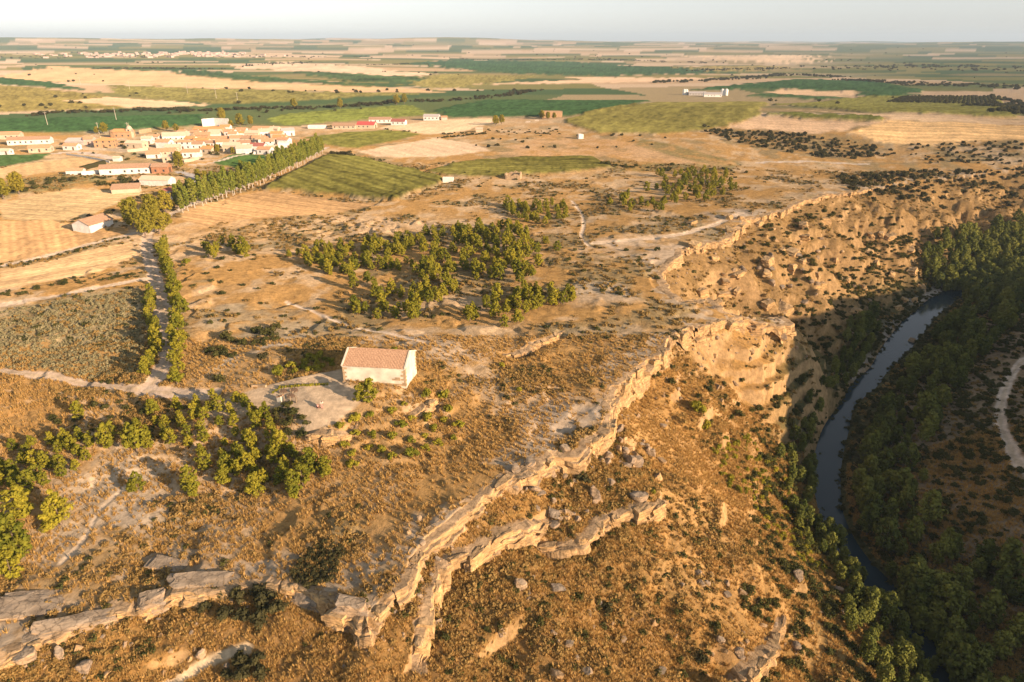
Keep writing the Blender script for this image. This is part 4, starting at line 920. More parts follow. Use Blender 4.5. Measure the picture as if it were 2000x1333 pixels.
spec('shrub', _bush(MSHR, .12, 300), 4); spec('dark', _bush(MDRK, .13, 330), 4); spec('green', _bush(MPINE, .13, 360), 3)
KNAME = {'pine': 'pine_tree', 'poplar': 'poplar_tree', 'broad': 'broadleaf_tree', 'river': 'riverside_tree', 'shrub': 'shrub', 'dark': 'shrub', 'green': 'shrub'}
KCAT = {'pine': 'pine tree', 'poplar': 'poplar', 'broad': 'tree', 'river': 'tree', 'shrub': 'shrub', 'dark': 'shrub', 'green': 'shrub'}
def plant(kind, x, y, s, label, group=None, z=None, sz=None):
    cm, tm = random.choice(SPEC[kind]); s = s * random.uniform(.8, 1.15); z = float(zat(x, y)[0]) if z is None else z
    if tm is None:
        o = inst(KNAME[kind], cm); o.location = (x, y, z - .05 * s); o.scale = (s, s, (sz or s)); o.rotation_euler = (0, 0, random.uniform(0, 6.28))
        return tag(o, label, KCAT[kind], group)
    e = empty(KNAME[kind], (x, y, z - .05), random.uniform(0, 6.28), s)
    if sz: e.scale = (s, s, sz)
    inst('trunk', tm, e); inst('crown', cm, e)
    return tag(e, label, KCAT[kind], group)
def fill(px, n_, mind, seed=0, plane=None):
    """n_ points at least mind apart on the ground inside an outline"""
    poly = GP(px); p = np.array(poly); q = np.random.default_rng(seed); pts = []
    cand = q.uniform(p.min(0), p.max(0), (n_ * 14, 2)); cand = cand[in_poly(cand[:, 0], cand[:, 1], poly)]
    for c in cand:
        if all((c[0] - a[0]) ** 2 + (c[1] - a[1]) ** 2 > mind * mind for a in pts):
            pts.append((c[0], c[1]))
            if len(pts) >= n_: break
    return pts
def scatter(name, pts, sc_, kind, label, cat, mesh_list=None, zoff=0.0):
    """a mass nobody could count: one object, its points carry instances"""
    pts = np.asarray(pts, float)
    if len(pts) == 0: return
    z = zat(pts[:, 0], pts[:, 1]) + zoff
    me = bpy.data.meshes.new(name); me.vertices.add(len(pts)); me.vertices.foreach_set('co', np.column_stack([pts, z]).astype(np.float32).ravel())
    q = np.random.default_rng(len(pts))
    at = me.attributes.new('sc', 'FLOAT', 'POINT'); at.data.foreach_set('value', np.asarray(sc_, np.float32))
    at = me.attributes.new('rz', 'FLOAT_VECTOR', 'POINT'); rz = np.zeros((len(pts), 3), np.float32); rz[:, 2] = q.uniform(0, 6.28, len(pts)); rz[:, 0] = q.normal(0, .12, len(pts)); at.data.foreach_set('vector', rz.ravel())
    ml = mesh_list or [m[0] for m in SPEC[kind]]
    at = me.attributes.new('pi', 'INT', 'POINT'); at.data.foreach_set('value', q.integers(0, len(ml), len(pts)).astype(np.int32))
    key = 'protos_' + '_'.join(m.name for m in ml)
    pc = bpy.data.collections.get(key)
    if pc is None:
        pc = bpy.data.collections.new(key)
        for i, m in enumerate(ml): pc.objects.link(bpy.data.objects.new('%s_%02d' % (name, i), m))
    o = bpy.data.objects.new(name, me); col.objects.link(o)
    g = bpy.data.node_groups.new('scatter', 'GeometryNodeTree')
    g.interface.new_socket('Geometry', in_out='INPUT', socket_type='NodeSocketGeometry'); g.interface.new_socket('Geometry', in_out='OUTPUT', socket_type='NodeSocketGeometry')
    gi = g.nodes.new('NodeGroupInput'); go = g.nodes.new('NodeGroupOutput'); L = g.links.new
    ip = g.nodes.new('GeometryNodeInstanceOnPoints'); ci = g.nodes.new('GeometryNodeCollectionInfo')
    ci.inputs['Collection'].default_value = pc; ci.inputs['Separate Children'].default_value = True; ci.inputs['Reset Children'].default_value = True
    def na(nm_, t_):
        x = g.nodes.new('GeometryNodeInputNamedAttribute'); x.data_type = t_; x.inputs['Name'].default_value = nm_; return x.outputs[0]
    L(gi.outputs[0], ip.inputs['Points']); L(ci.outputs[0], ip.inputs['Instance']); ip.inputs['Pick Instance'].default_value = True
    L(na('pi', 'INT'), ip.inputs['Instance Index']); L(na('sc', 'FLOAT'), ip.inputs['Scale'])
    er = g.nodes.new('FunctionNodeEulerToRotation'); L(na('rz', 'FLOAT_VECTOR'), er.inputs[0]); L(er.outputs[0], ip.inputs['Rotation'])
    L(ip.outputs[0], go.inputs[0])
    md = o.modifiers.new('scatter', 'NODES'); md.node_group = g
    return tag(o, label, cat, None, 'stuff')

U = random.uniform
scatter('rubble', RB, [max(.1, random.lognormvariate(-1.5, .5)) for _ in RB], None, 'stone rubble strewn below the rock ledges', 'rubble', BOULD)
# ---- pines
PINES = []   # x, y, scale, label, group
def pines(px, n_, mind, s0, s1, label, group, seed):
    pts_ = fill(px, n_, mind, seed); xs = np.array([p[0] / p[1] for p in pts_]); ys = np.array([p[1] for p in pts_]); q1, q2 = np.quantile(xs, [.33, .66]); yq = np.quantile(ys, .4)
    for x, y in pts_:
        if n_ > 40:
            w_ = ('left part' if x / y < q1 else ('middle' if x / y < q2 else 'right part')) + (', front rows' if y < yq else ', back rows'); PINES.append((x, y, U(s0, s1), label + ', ' + w_, group + ', ' + w_))
        else: PINES.append((x, y, U(s0, s1), label, group))
def prow(line, n_, wob, s0, s1, label, group):
    pl = GP(line); d = resample(pl, .5)
    for i in range(n_):
        p = d[min(len(d) - 1, int((i + .5) / n_ * len(d)))]; PINES.append((p[0] + random.gauss(0, wob), p[1] + random.gauss(0, wob), U(s0, s1), label, group))
pines([(560, 500), (620, 480), (700, 490), (720, 478), (800, 468), (860, 455), (930, 450), (990, 440), (1040, 468), (1100, 478), (1108, 496), (1060, 503), (1055, 530), (1035, 552), (960, 568), (900, 563), (810, 545), (740, 535), (620, 538), (570, 518)], 185, 2.1, .7, 1.15, 'young pine in the large dense grove on the plateau', 'pines of the large grove', 1)
pines([(690, 560), (720, 550), (760, 580), (830, 560), (885, 555), (888, 585), (840, 600), (830, 628), (790, 635), (690, 625), (690, 600)], 36, 2.0, .7, 1.15, 'pine in the crescent shaped clump in front of the large grove', 'pines of the crescent clump', 2)
pines([(900, 618), (960, 590), (1020, 568), (1120, 572), (1125, 598), (1050, 604), (1010, 636), (960, 645), (900, 640)], 32, 2.0, .7, 1.1, 'pine in the small clump between the grove and the rock step', 'pines of the small clump', 3)
prow([(292, 575), (296, 610), (300, 650), (308, 690), (290, 725), (272, 745)], 20, .5, .7, 1.0, 'roadside pine in the row along the outer side of the track', 'pines on the outer side of the track')
prow([(318, 480), (325, 520), (340, 555), (342, 600), (352, 660), (352, 700), (338, 755)], 34, .9, .75, 1.15, 'roadside pine in the row along the chapel side of the track', 'pines on the chapel side of the track')
pines([(290, 800), (420, 780), (520, 800), (560, 850), (520, 900), (460, 930), (380, 900), (330, 870), (280, 880), (250, 850)], 52, 2.3, .5, .85, 'pine in the dark stand on the slope below the terrace', 'pines below the terrace', 5)
pines([(380, 920), (470, 940), (600, 950), (640, 960), (640, 930), (560, 880), (480, 900)], 20, 2.0, .6, .95, 'pine at the lower fringe of the stand below the terrace', 'pines at the lower fringe', 6)
pines([(0, 880), (120, 860), (160, 850), (190, 880), (150, 930), (60, 960), (0, 980)], 26, 2.2, .6, .9, 'pine in the cluster at the edge of the picture below the dry field', 'pines below the dry field', 7)
for u, v, s_, lab in [(45, 1015, 1.65, 'large round pine at the edge of the picture, upper of the big pair'), (40, 1092, 1.75, 'largest pine at the edge of the picture, above the grey shelf'), (25, 1130, 1.3, 'lowest pine at the edge of the picture'), (120, 1025, 1.4, 'lone pine beside the pale footpath'), (5, 1062, 1.3, 'pine cut by the edge of the picture'),
 (268, 882, 1.45, 'tall two topped pine standing apart on the slope'), (215, 877, 1.35, 'broad pine left of the two topped one'), (375, 962, 1.25, 'pine by the pale bare ground'), (500, 968, 1.5, 'lit double pine at the foot of the stand'), (440, 945, .95, 'slim lit pine beside the double one'), (270, 960, .7, 'small pine beside the footpath head'),
 (722, 786, 1.35, 'bright pine growing right in front of the chapel wall'), (702, 784, .85, 'dark low pine hugging the pine at the chapel wall'), (155, 818, .8, 'small pine among brown scrub above the cluster'), (575, 965, .9, 'small lit pine on the open slope'), (635, 925, 1.0, 'lit pine below the rock step of the terrace')]:
    x, y = G(u, v); PINES.append((x, y, s_, lab, None))
NIND = 290
PINES.sort(key=lambda p: p[1] + abs(p[0]) * .2)
big = PINES
cnt = 0
rest = []
for x, y, s_, lab, gr in big:
    if cnt < NIND + 40: plant('pine', x, y, s_, lab, gr); cnt += 1
    else: rest.append((x, y, s_))
FARP = fill([(985, 405), (1030, 398), (1105, 400), (1110, 430), (1060, 440), (1000, 430)], 34, 2.2, 11) + fill([(1180, 390), (1240, 375), (1330, 350), (1420, 350), (1440, 370), (1380, 395), (1300, 415), (1200, 412)], 60, 3.0, 12) + fill([(390, 485), (440, 472), (500, 490), (480, 510), (400, 505)], 14, 2.2, 13) + fill([(1280, 340), (1420, 335), (1425, 350), (1290, 352)], 16, 3, 14)
scatter('pine_scrub', [p[:2] for p in rest] + FARP, [p[2] for p in rest] + [U(.7, 1.15) for _ in FARP], 'pine', 'small far pines dotted over the dry upland', 'pines')
# ---- poplar avenue
av = resample(GP([(352, 418), (420, 395), (500, 365), (580, 328), (632, 300)]), .5); nav = 84
for i in range(nav):
    p = av[int((i + .5) / nav * len(av))]; sd_ = (i % 2) * 5.0; pth = ['end by the great tree', 'stretch along the orange stubble', 'stretch along the corn', 'village end'][min(3, i * 4 // nav)]
    plant('poplar', p[0] - sd_ * .8 + random.gauss(0, .4), p[1] + sd_ * .5 + random.gauss(0, .5), U(.8, 1.0), 'slender poplar of the long avenue, %s row, %s' % (('village side' if i % 2 else 'field side'), pth), 'avenue poplars, %s row, %s' % (('village side' if i % 2 else 'field side'), pth))
for u, v, s_, lab in [(262, 447, 1.4, 'great yellowish broadleaf tree shading the white shed'), (300, 432, 1.25, 'broadleaf tree behind the great one at the bend of the track'), (325, 417, 1.1, 'broadleaf tree where the avenue begins'), (285, 464, 1.0, 'lower leafy tree at the head of the track'), (312, 457, .95, 'leafy tree on the field side of the track head'), (330, 440, .6, 'small leafy tree at the corner of the stubble'),
 (435, 238, 1.3, 'huge dark tree behind the tall white wall of the village'), (470, 248, 1.0, 'olive green tree beside the tall white wall'), (490, 246, 1.0, 'rounded tree at the far edge of the village'), (452, 250, .8, 'small tree at the foot of the tall white wall'), (205, 262, 1.0, 'isolated tree behind the big orange house'), (190, 262, .7, 'darker tree left of the isolated tree'),
 (325, 255, .7, 'tree behind the church terrace'), (345, 258, .7, 'tree near the big white barn of the village'), (352, 330, .9, 'dark tree beside the brick building'), (348, 318, .8, 'autumn tinted tree behind the brick building'), (790, 203, 1.3, 'tall tree in the stream hedge beyond the farm'), (775, 205, 1.2, 'dark tree in the stream hedge beyond the farm'), (425, 300, .7, 'tree among the village houses near the meadow'), (410, 298, .6, 'low tree among the village houses'), (455, 302, .5, 'round dark tree before the cream house'), (980, 243, .9, 'slim tree by the vegetable plots'), (968, 245, .8, 'dark tree by the vegetable plots'), (575, 212, 1.1, 'round dark tree in the stream hedge'), (665, 213, 1.0, 'dark round tree of the stream hedge near the farm'),
 (1058, 233, .8, 'dark tree screening the ochre country house'), (1070, 234, .75, 'bushy tree in front of the ochre country house'), (1082, 233, .7, 'low tree at the sunny end of the ochre country house'), (8, 390, 1.0, 'tree at the edge of the picture above the stubble'), (38, 380, 1.0, 'tree with pale trunk above the stubble'), (402, 355, .55, 'dark round tree by the bend of the village street'), (388, 350, .6, 'dark tree on the verge of the village street')]:
    x, y = G(u, v); plant('broad', x, y, s_, lab)
# ---- river wood
RW = fill([(1650, 1010), (1668, 900), (1720, 800), (1775, 735), (1850, 640), (1900, 580), (1990, 530), (2060, 560), (1960, 650), (1890, 730), (1850, 800), (1800, 900), (1800, 1010), (1880, 1080), (2080, 1150), (2080, 1420), (1860, 1420), (1740, 1160)], 250, 2.8, 21) + \
     fill([(1520, 900), (1560, 810), (1620, 735), (1640, 660), (1700, 625), (1715, 650), (1680, 728), (1610, 775), (1588, 850), (1580, 960), (1615, 1050), (1690, 1140), (1650, 1160), (1560, 1060)], 130, 2.0, 22) + \
     fill([(1640, 1140), (1720, 1190), (1830, 1390), (1740, 1390), (1650, 1230)], 34, 2.4, 23) + fill([(1690, 1150), (1770, 1140), (1960, 1400), (1820, 1400)], 60, 2.2, 26) + fill([(1830, 462), (2000, 440), (2080, 520), (1930, 572), (1870, 582), (1790, 530)], 230, 2.4, 24) + fill([(1850, 575), (2000, 500), (2080, 470), (2080, 560), (1900, 600)], 80, 2.4, 25)
RW = [p for p in RW if p[1] > 40]
dW, iW = near(np.array([p[0] for p in RW]), np.array([p[1] for p in RW]), riv)
RW = [p for p, d, i in zip(RW, dW, iW) if d > RIVHW[i] + .2 or p[1] > 285 or (p[1] < 104 and d > 1.0)]
RW.sort(key=lambda p: p[1] + .3 * abs(p[0]))
def wood_label(p):
    i = int(np.hypot(riv[:, 0] - p[0], riv[:, 1] - p[1]).argmin()); d_ = math.hypot(riv[i, 0] - p[0], riv[i, 1] - p[1]) - RIVHW[i]
    bank = 'sunny side' if sideW(p) > 0 else 'track side'; reach = 'lowest' if p[1] < 95 else ('lower' if p[1] < 130 else ('middle' if p[1] < 180 else 'upper'))
    row_ = 'at the water edge' if d_ < 4 else ('in the middle of the wood' if d_ < 14 else 'at the outer fringe of the wood')
    return 'riverside tree %s, %s bank, %s reach' % (row_, bank, reach), 'riverside trees %s, %s, %s reach' % (row_, bank, reach)
sideW = lambda p: (lambda i: (p[0] - riv[i, 0]) * _rt[i, 1] - (p[1] - riv[i, 1]) * _rt[i, 0])(int(np.hypot(riv[:, 0] - p[0], riv[:, 1] - p[1]).argmin()))
for p in RW[:260]: plant('river', p[0], p[1], U(.35, .75) if sideW(p) > 0 else U(.55, 1.2), *wood_label(p))
scatter('river_wood', RW[260:], [U(.6, 1.2) for _ in RW[260:]], 'river', 'far trees of the river wood merging into one dark mass', 'wood')
x, y = G(1822, 718); plant('broad', x, y, .42, 'single bright yellow green tree among the dark river trees')
print('trees', round(time.time() - T0, 1))

# ---- shrubs one can point to, region by region
SH = [('dark', [(1375, 250), (1560, 262), (1680, 280), (1760, 300), (1640, 312), (1480, 290), (1380, 265)], 260, 1.8, 1.0, 2.6, 'dark juniper on the far scrubby bank below the wide stubble field', 'junipers on the far bank'),
 ('dark', [(1630, 345), (1780, 335), (2000, 330), (2000, 395), (1900, 370), (1760, 400), (1660, 375)], 240, 1.9, 1.0, 2.6, 'dark shrub on the far bluff above the wooded river bend', 'shrubs on the far bluff'),
 ('dark', [(1760, 285), (2000, 275), (2000, 320), (1800, 322)], 90, 2.6, 1.0, 2.2, 'dark shrub on the bank at the far right under the fields', 'shrubs under the far right fields'),
 ('shrub', [(1440, 440), (1600, 400), (1760, 420), (1800, 500), (1700, 580), (1560, 560), (1450, 500)], 130, 2.4, .6, 1.8, 'shrub on the broken far slope of the gorge', 'shrubs on the far gorge slope'),
 ('shrub', [(1240, 700), (1330, 700), (1480, 720), (1560, 820), (1480, 860), (1380, 800)], 22, 3.5, .7, 1.5, 'shrub on the steep slope under the tall bright cliff', 'shrubs under the bright cliff'),
 ('green', [(640, 850), (700, 820), (830, 770), (880, 760), (905, 850), (830, 880), (760, 910), (680, 920)], 34, 2.6, .9, 1.7, 'bright green bush on the sunny slope below the chapel', 'bushes on the slope below the chapel'),
 ('shrub', [(400, 690), (440, 660), (545, 640), (545, 665), (440, 710)], 16, 2.0, 1.1, 1.9, 'dense dark bush in the hollow beside the track', 'bushes in the hollow by the track'),
 ('green', [(535, 735), (620, 728), (650, 715), (640, 690), (600, 700), (540, 720)], 16, 1.8, 1.2, 1.9, 'leafy bush in the shaded hedge left of the chapel', 'bushes of the hedge by the chapel'),
 ('shrub', [(260, 780), (120, 800), (60, 830), (200, 850), (300, 830)], 16, 2.6, .7, 1.3, 'brown green shrub in the scrub beside the track junction', 'shrubs by the track junction'),
 ('shrub', [(560, 790), (600, 830), (590, 860), (545, 850), (540, 800)], 9, 1.6, 1.0, 1.7, 'dull bush on the bank at the corner of the terrace', 'bushes at the terrace corner'),
 ('dark', [(380, 1150), (520, 1140), (560, 1200), (480, 1230), (390, 1200)], 12, 2.0, 1.2, 2.0, 'dark leafy bush growing against the broken rock shelf', 'bushes against the broken shelf'),
 ('dark', [(440, 1290), (520, 1270), (530, 1330), (440, 1340)], 6, 1.8, 1.2, 1.8, 'dark bush at the bottom edge beside the pale path', 'bushes by the bottom path'),
 ('shrub', [(1100, 420), (1200, 430), (1300, 440), (1280, 590), (1150, 600), (1130, 500)], 18, 5.0, .6, 1.3, 'isolated bush on the bare upland near the rim', 'bushes on the bare upland'),
 ('shrub', [(400, 480), (520, 470), (540, 590), (420, 640), (380, 560)], 16, 4.0, .7, 1.6, 'bush in the dry hollow between track and grove', 'bushes between track and grove'),
 ('dark', [(880, 280), (1080, 262), (1300, 268), (1300, 300), (1000, 305)], 22, 5.0, 1.0, 2.2, 'dark shrub on the orange hill behind the near crops', 'shrubs on the orange hill'),
 ('shrub', [(900, 330), (1100, 345), (1180, 345), (1150, 400), (900, 370)], 16, 5.0, .7, 1.4, 'small shrub on the dry ground before the long crop', 'shrubs before the long crop'),
 ('shrub', [(180, 348), (275, 342), (275, 372), (200, 372)], 22, 2.5, 1.5, 2.6, 'garden shrub between the long white barn and the stubble', 'garden shrubs by the long barn'),
 ('shrub', [(0, 375), (120, 345), (165, 350), (60, 378)], 16, 3.0, 1.4, 2.6, 'shrub in the hedge above the stubble fields', 'shrubs of the hedge above the stubble'),
 ('dark', [(128, 434), (150, 428), (235, 404), (240, 410), (160, 438)], 14, 1.8, 1.1, 1.6, 'clipped dark shrub in the row behind the white shed', 'shrubs behind the white shed'),
 ('shrub', [(790, 1150), (1300, 1080), (1450, 1200), (1300, 1340), (850, 1340)], 16, 5.0, .5, 1.2, 'dark low shrub in the dry grass of the lower slope', 'shrubs of the lower slope'),
 ('dark', [(640, 300), (690, 298), (690, 308), (645, 310)], 10, 1.8, 1.8, 2.6, 'tall reedy bush at the end of the poplar avenue', 'bushes at the end of the avenue')]
for k, (kd, px, n_, md_, s0, s1, lab, gr) in enumerate(SH):
    pts_ = fill(px, n_, md_, 70 + k)
    if k < 4: scatter(['juniper_scrub', 'bluff_scrub', 'bank_scrub', 'gorge_scrub'][k], pts_, [U(s0, s1) for _ in pts_], kd, lab.replace('dark juniper', 'dark junipers dotted').replace('shrub ', 'shrubs '), 'scrub'); continue
    for x, y in pts_: plant(kd, x, y, U(s0, s1), lab, gr)
for u, v, s_, kd, lab in [(1137, 940, 1.7, 'dark', 'dark bush pressed against the big pale boulder'), (1310, 665, 2.0, 'dark', 'round dark bush clinging below the notched rim'), (1360, 800, 2.2, 'green', 'yellow green bush at the foot of the bright cliff'), (1380, 835, 1.8, 'green', 'lower yellow green bush beside the cliff foot'), (430, 745, 1.5, 'shrub', 'dark round bush by the path to the chapel'), (475, 780, 1.5, 'green', 'pale rounded bush on the terrace approach'),
 (980, 715, 1.2, 'green', 'bush by the flat rock step on the plateau'), (1013, 765, .9, 'green', 'small bush on the bare ground right of the chapel'), (770, 690, 1.6, 'green', 'flat green bush behind the chapel roof'), (1275, 965, 1.0, 'green', 'green tuft between the boulders of the upper slope'), (1165, 1050, 1.7, 'dark', 'dark bush below the short ledge'), (1185, 1195, 1.6, 'dark', 'dark bush in the middle of the lower slope'), (1370, 1290, 1.6, 'dark', 'dark bush beneath the crooked rib'), (515, 700, 1.3, 'dark', 'very dark round bush left of the chapel hedge'), (365, 515, 1.7, 'green', 'yellow bush beside the row of roadside pines')]:
    x, y = G(u, v); plant(kd, x, y, s_, lab)

# ---- masses: grass, low scrub, hedges, undergrowth
def blades(name, n_, hgt, spread, mat, seed, wd=.035):
    q = np.random.default_rng(seed); vs = []
    for i in range(n_):
        a = q.uniform(0, 6.28); r_ = q.uniform(0, .12); l = hgt * q.uniform(.6, 1.2); o_ = spread * q.uniform(.3, 1); t = a + q.uniform(-.4, .4)
        b = np.array([r_ * math.cos(a), r_ * math.sin(a), -.05]); e = b + np.array([o_ * math.cos(t), o_ * math.sin(t), l]); w_ = np.array([-math.sin(t), math.cos(t), 0]) * wd
        vs += [b - w_, b + w_, e]
    me = bpy.data.meshes.new(name); me.from_pydata([tuple(v) for v in vs], [], [(3 * i, 3 * i + 1, 3 * i + 2) for i in range(n_)]); me.materials.append(mat); return me
TUFT = [blades('grass_tuft', 16, .34, .26, MGRS, k, .05) for k in range(3)]
GTUF = [blades('green_tuft', 16, .36, .26, MGRN, 7 + k, .05) for k in range(2)]
def cushion(mat, k):
    q = random.Random(k); cl = [(q.uniform(-.3, .3), q.uniform(-.3, .3), q.uniform(.05, .2), q.uniform(.14, .26)) for _ in range(5)]
    return crown_mesh('cushion', cl, 14, .11, k, mat)
CUSH = [cushion(MSCR, 5), cushion(MSHR, 6), cushion(MSCR, 8), cushion(MSCR, 9), cushion(MSCR, 12)]
def region(n_, y0, y1, seed):
    q = np.random.default_rng(seed); y = np.sqrt(q.uniform(y0 * y0, y1 * y1, n_)); x = q.uniform(-.86, .86, n_) * (y * .915 + 26)
    k = np.clip(np.searchsorted(YR, y), 0, NR - 1); c_ = np.clip(((x / wy[k] + .9) / 1.8 * (NI - 1) + NE).astype(int), 0, NC - 1); g_ = k * NC + c_
    ok = (fid[g_] == 0) & (info[g_, 0] > 1.5) & (slope[g_] < 1.75)
    return x[ok], y[ok], C[g_[ok], 3], info[g_[ok], 2], n2[g_[ok]], n4[g_[ok]]
x, y, al, zn, m2, m4 = region(170000, 44, 150, 1)
p_ = np.clip(al * .92 - .15 + .32 * m2 - .04 * (zn == 0), 0, 1); kp = rng.random(len(x)) < p_
scatter('dry_grass', np.column_stack([x, y])[kp], rng.uniform(.7, 1.9, kp.sum()), None, 'dry golden grass over the near slopes and plateau', 'grass', TUFT)
x, y, al, zn, m2, m4 = region(90000, 44, 150, 2)
p_ = np.clip(al * .46 - .2 + .4 * m4, 0, .65); kp = rng.random(len(x)) < p_
scatter('low_scrub', np.column_stack([x, y])[kp], rng.uniform(.5, 1.7, kp.sum()) ** 1.2, None, 'low thyme and broom scrub dotted over the near ground', 'scrub', CUSH)
x, y, al, zn, m2, m4 = region(110000, 150, 420, 3)
p_ = np.clip(al * .5 - .15 + .35 * m4, 0, .6) * np.where(zn == 2, 1, .6); kp = rng.random(len(x)) < p_
scatter('upland_scrub', np.column_stack([x, y])[kp], rng.uniform(.8, 2.4, kp.sum()), None, 'low scrub dotted over the farther upland and slopes', 'scrub', CUSH)
x, y, al, zn, m2, m4 = region(60000, 50, 330, 4)
kk_ = (zn > 0) & (zgrid(x, y) < -22) & (rng.random(len(x)) < .38)
scatter('undergrowth', np.column_stack([x, y])[kk_], rng.uniform(.5, 1.4, kk_.sum()), 'shrub', 'tangled undergrowth on the shaded floor of the gorge', 'undergrowth')
BK = []
for i in range(0, len(riv), 2):
    if riv[i, 0] > 300 or riv[i, 1] < 45: continue
    for sd_ in (-1, 1):
        for _ in range(2):
            d_ = RIVHW[i] + random.uniform(-.6, 1.6); BK.append((riv[i, 0] + sd_ * d_ * _rt[i, 1] + random.gauss(0, .8), riv[i, 1] - sd_ * d_ * _rt[i, 0] + random.gauss(0, .8)))
scatter('bank_reeds', BK, [random.uniform(.35, 1.25) for _ in BK], 'shrub', 'reeds and sallows fringing both banks of the river', 'reeds')
UG = fill([(1380, 870), (1470, 850), (1560, 960), (1640, 1090), (1600, 1120), (1500, 1040), (1420, 950)], 170, .8, 31)
scatter('gorge_bushes', UG, [U(.5, 1.2) for _ in UG], 'green', 'green bushes on the shaded foot of the slope above the river', 'bushes')
DH = fill([(570, 1130), (600, 1075), (650, 1055), (672, 1075), (655, 1130), (600, 1160)], 150, .55, 33)  # dense dark bushes added to stand for the shadow in the hollow
scatter('hollow_shade_scrub', DH, [U(.35, .75) for _ in DH], 'dark', 'dark scrub filling the hollow above the broken rock shelf', 'scrub')  # added scrub, stands in for the shadow in the hollow
MGG = leaf_material('grey_green_thyme', (.23, .205, .105), (.36, .31, .17), .12)
CGG = [cushion(MGG, 21), cushion(MGG, 22)]
SP = fill([(0, 612), (120, 588), (282, 566), (278, 640), (288, 735), (180, 740), (60, 722), (0, 708)], 100, 1, 34); pl_ = GP([(-60, 620), (120, 588), (282, 566), (278, 640), (288, 735), (180, 740), (60, 722), (-60, 712)]); pn = np.array(pl_)
cd_ = rng.uniform(pn.min(0), pn.max(0), (3600, 2)); cd_ = cd_[in_poly(cd_[:, 0], cd_[:, 1], pl_)]
scatter('thyme_scrub', cd_, rng.uniform(.7, 1.9, len(cd_)), None, 'grey green low scrub covering the plot beside the track', 'scrub', CGG)
def along(lines):
    P_, S_ = [], []
    for px, n_, sp, s0, s1 in lines:
        d = resample(GP(px), 2.0)
        for _ in range(n_):
            q = d[random.randrange(len(d))]; P_.append((q[0] + random.gauss(0, sp), q[1] + random.gauss(0, sp))); S_.append(U(s0, s1))
    return P_, S_
P_, S_ = along([([(60, 226), (150, 220), (300, 216), (420, 217), (520, 212), (600, 212), (650, 210), (720, 206), (790, 198), (870, 198), (950, 192), (1010, 184), (1045, 177)], 260, 7, .45, 1.0), ([(190, 134), (300, 135), (430, 135)], 70, 14, .6, 1.1), ([(480, 130), (600, 121)], 50, 14, .6, 1.0), ([(1270, 162), (1400, 157), (1540, 146), (1640, 152)], 150, 14, .6, 1.2), ([(1640, 157), (1800, 168)], 60, 12, .6, 1.1),
 ([(1940, 192), (2000, 205), (1985, 225)], 70, 9, .8, 1.3), ([(1890, 210), (1960, 210)], 30, 5, .6, 1.0), ([(900, 116), (1100, 117), (1400, 124)], 110, 25, .7, 1.2), ([(700, 128), (820, 126)], 26, 14, .5, .9), ([(1640, 135), (1800, 128), (2000, 140)], 120, 60, .7, 1.3), ([(1350, 140), (1540, 134)], 60, 20, .6, 1.0), ([(1700, 160), (2000, 172)], 90, 35, .6, 1.1), ([(0, 112), (300, 112), (700, 112)], 80, 90, .8, 1.4)])
P_ += [(a + random.gauss(0, 5), b + random.gauss(0, 5)) for a, b in P_]; S_ = [q_ * 3.4 for q_ in S_] * 2
scatter('far_treeline', P_, S_, 'dark', 'hedges and treelines crossing the far farmed plain', 'treeline')
P_, S_ = along([([(855, 271), (900, 267), (950, 262)], 30, 1.5, 1.0, 1.6), ([(862, 262), (935, 262)], 16, 2.5, 1.0, 1.5), ([(960, 256), (1060, 262), (1090, 256)], 40, 7, .8, 1.3), ([(700, 308), (850, 344)], 30, 2, .6, 1.2), ([(720, 250), (830, 262)], 14, 2, .8, 1.4), ([(640, 248), (730, 250)], 20, 2, .8, 1.4), ([(0, 520), (130, 497), (255, 462)], 40, 1.5, .4, .9), ([(20, 575), (130, 552), (265, 535)], 40, 2.0, .5, 1.1), ([(1180, 322), (1300, 332), (1430, 336)], 40, 4, 1, 1.8)])
scatter('field_hedge', P_, S_, 'shrub', 'ragged hedges along the edges of fields and tracks', 'hedge')
VG = fill([(150, 300), (300, 265), (420, 255), (560, 258), (560, 300), (470, 305), (380, 315), (300, 330), (200, 320)], 70, 6, 35)
scatter('village_gardens', VG, [U(.7, 2.2) for _ in VG], 'shrub', 'garden shrubs and small trees between the village houses', 'gardens')
oa, ob = GP([(1735, 203), (1945, 206)]); oc, od = GP([(1765, 193), (1935, 193)])
P_ = [((oa[0] * (1 - f) + ob[0] * f) * (1 - g_) + (oc[0] * (1 - f) + od[0] * f) * g_, (oa[1] * (1 - f) + ob[1] * f) * (1 - g_) + (oc[1] * (1 - f) + od[1] * f) * g_) for f in np.linspace(0, 1, 24) for g_ in np.linspace(0, 1, 9)]
scatter('orchard', P_, [U(2.2, 3.0) for _ in P_], 'dark', 'young orchard planted in even rows on the far right plain', 'orchard')
q = np.random.default_rng(8)
y = np.exp(q.uniform(math.log(700), math.log(5500), 2600)); x = q.uniform(-.8, .8, 2600) * y
kp = fbm(x / 260, y / 90, 44, 3) > .62
scatter('plain_trees', np.column_stack([x, y])[kp], q.uniform(1.6, 3.6, kp.sum()) * (1 + y[kp] / 6000), 'dark', 'scattered far trees and thickets on the plain', 'trees')
print('scrub', round(time.time() - T0, 1))

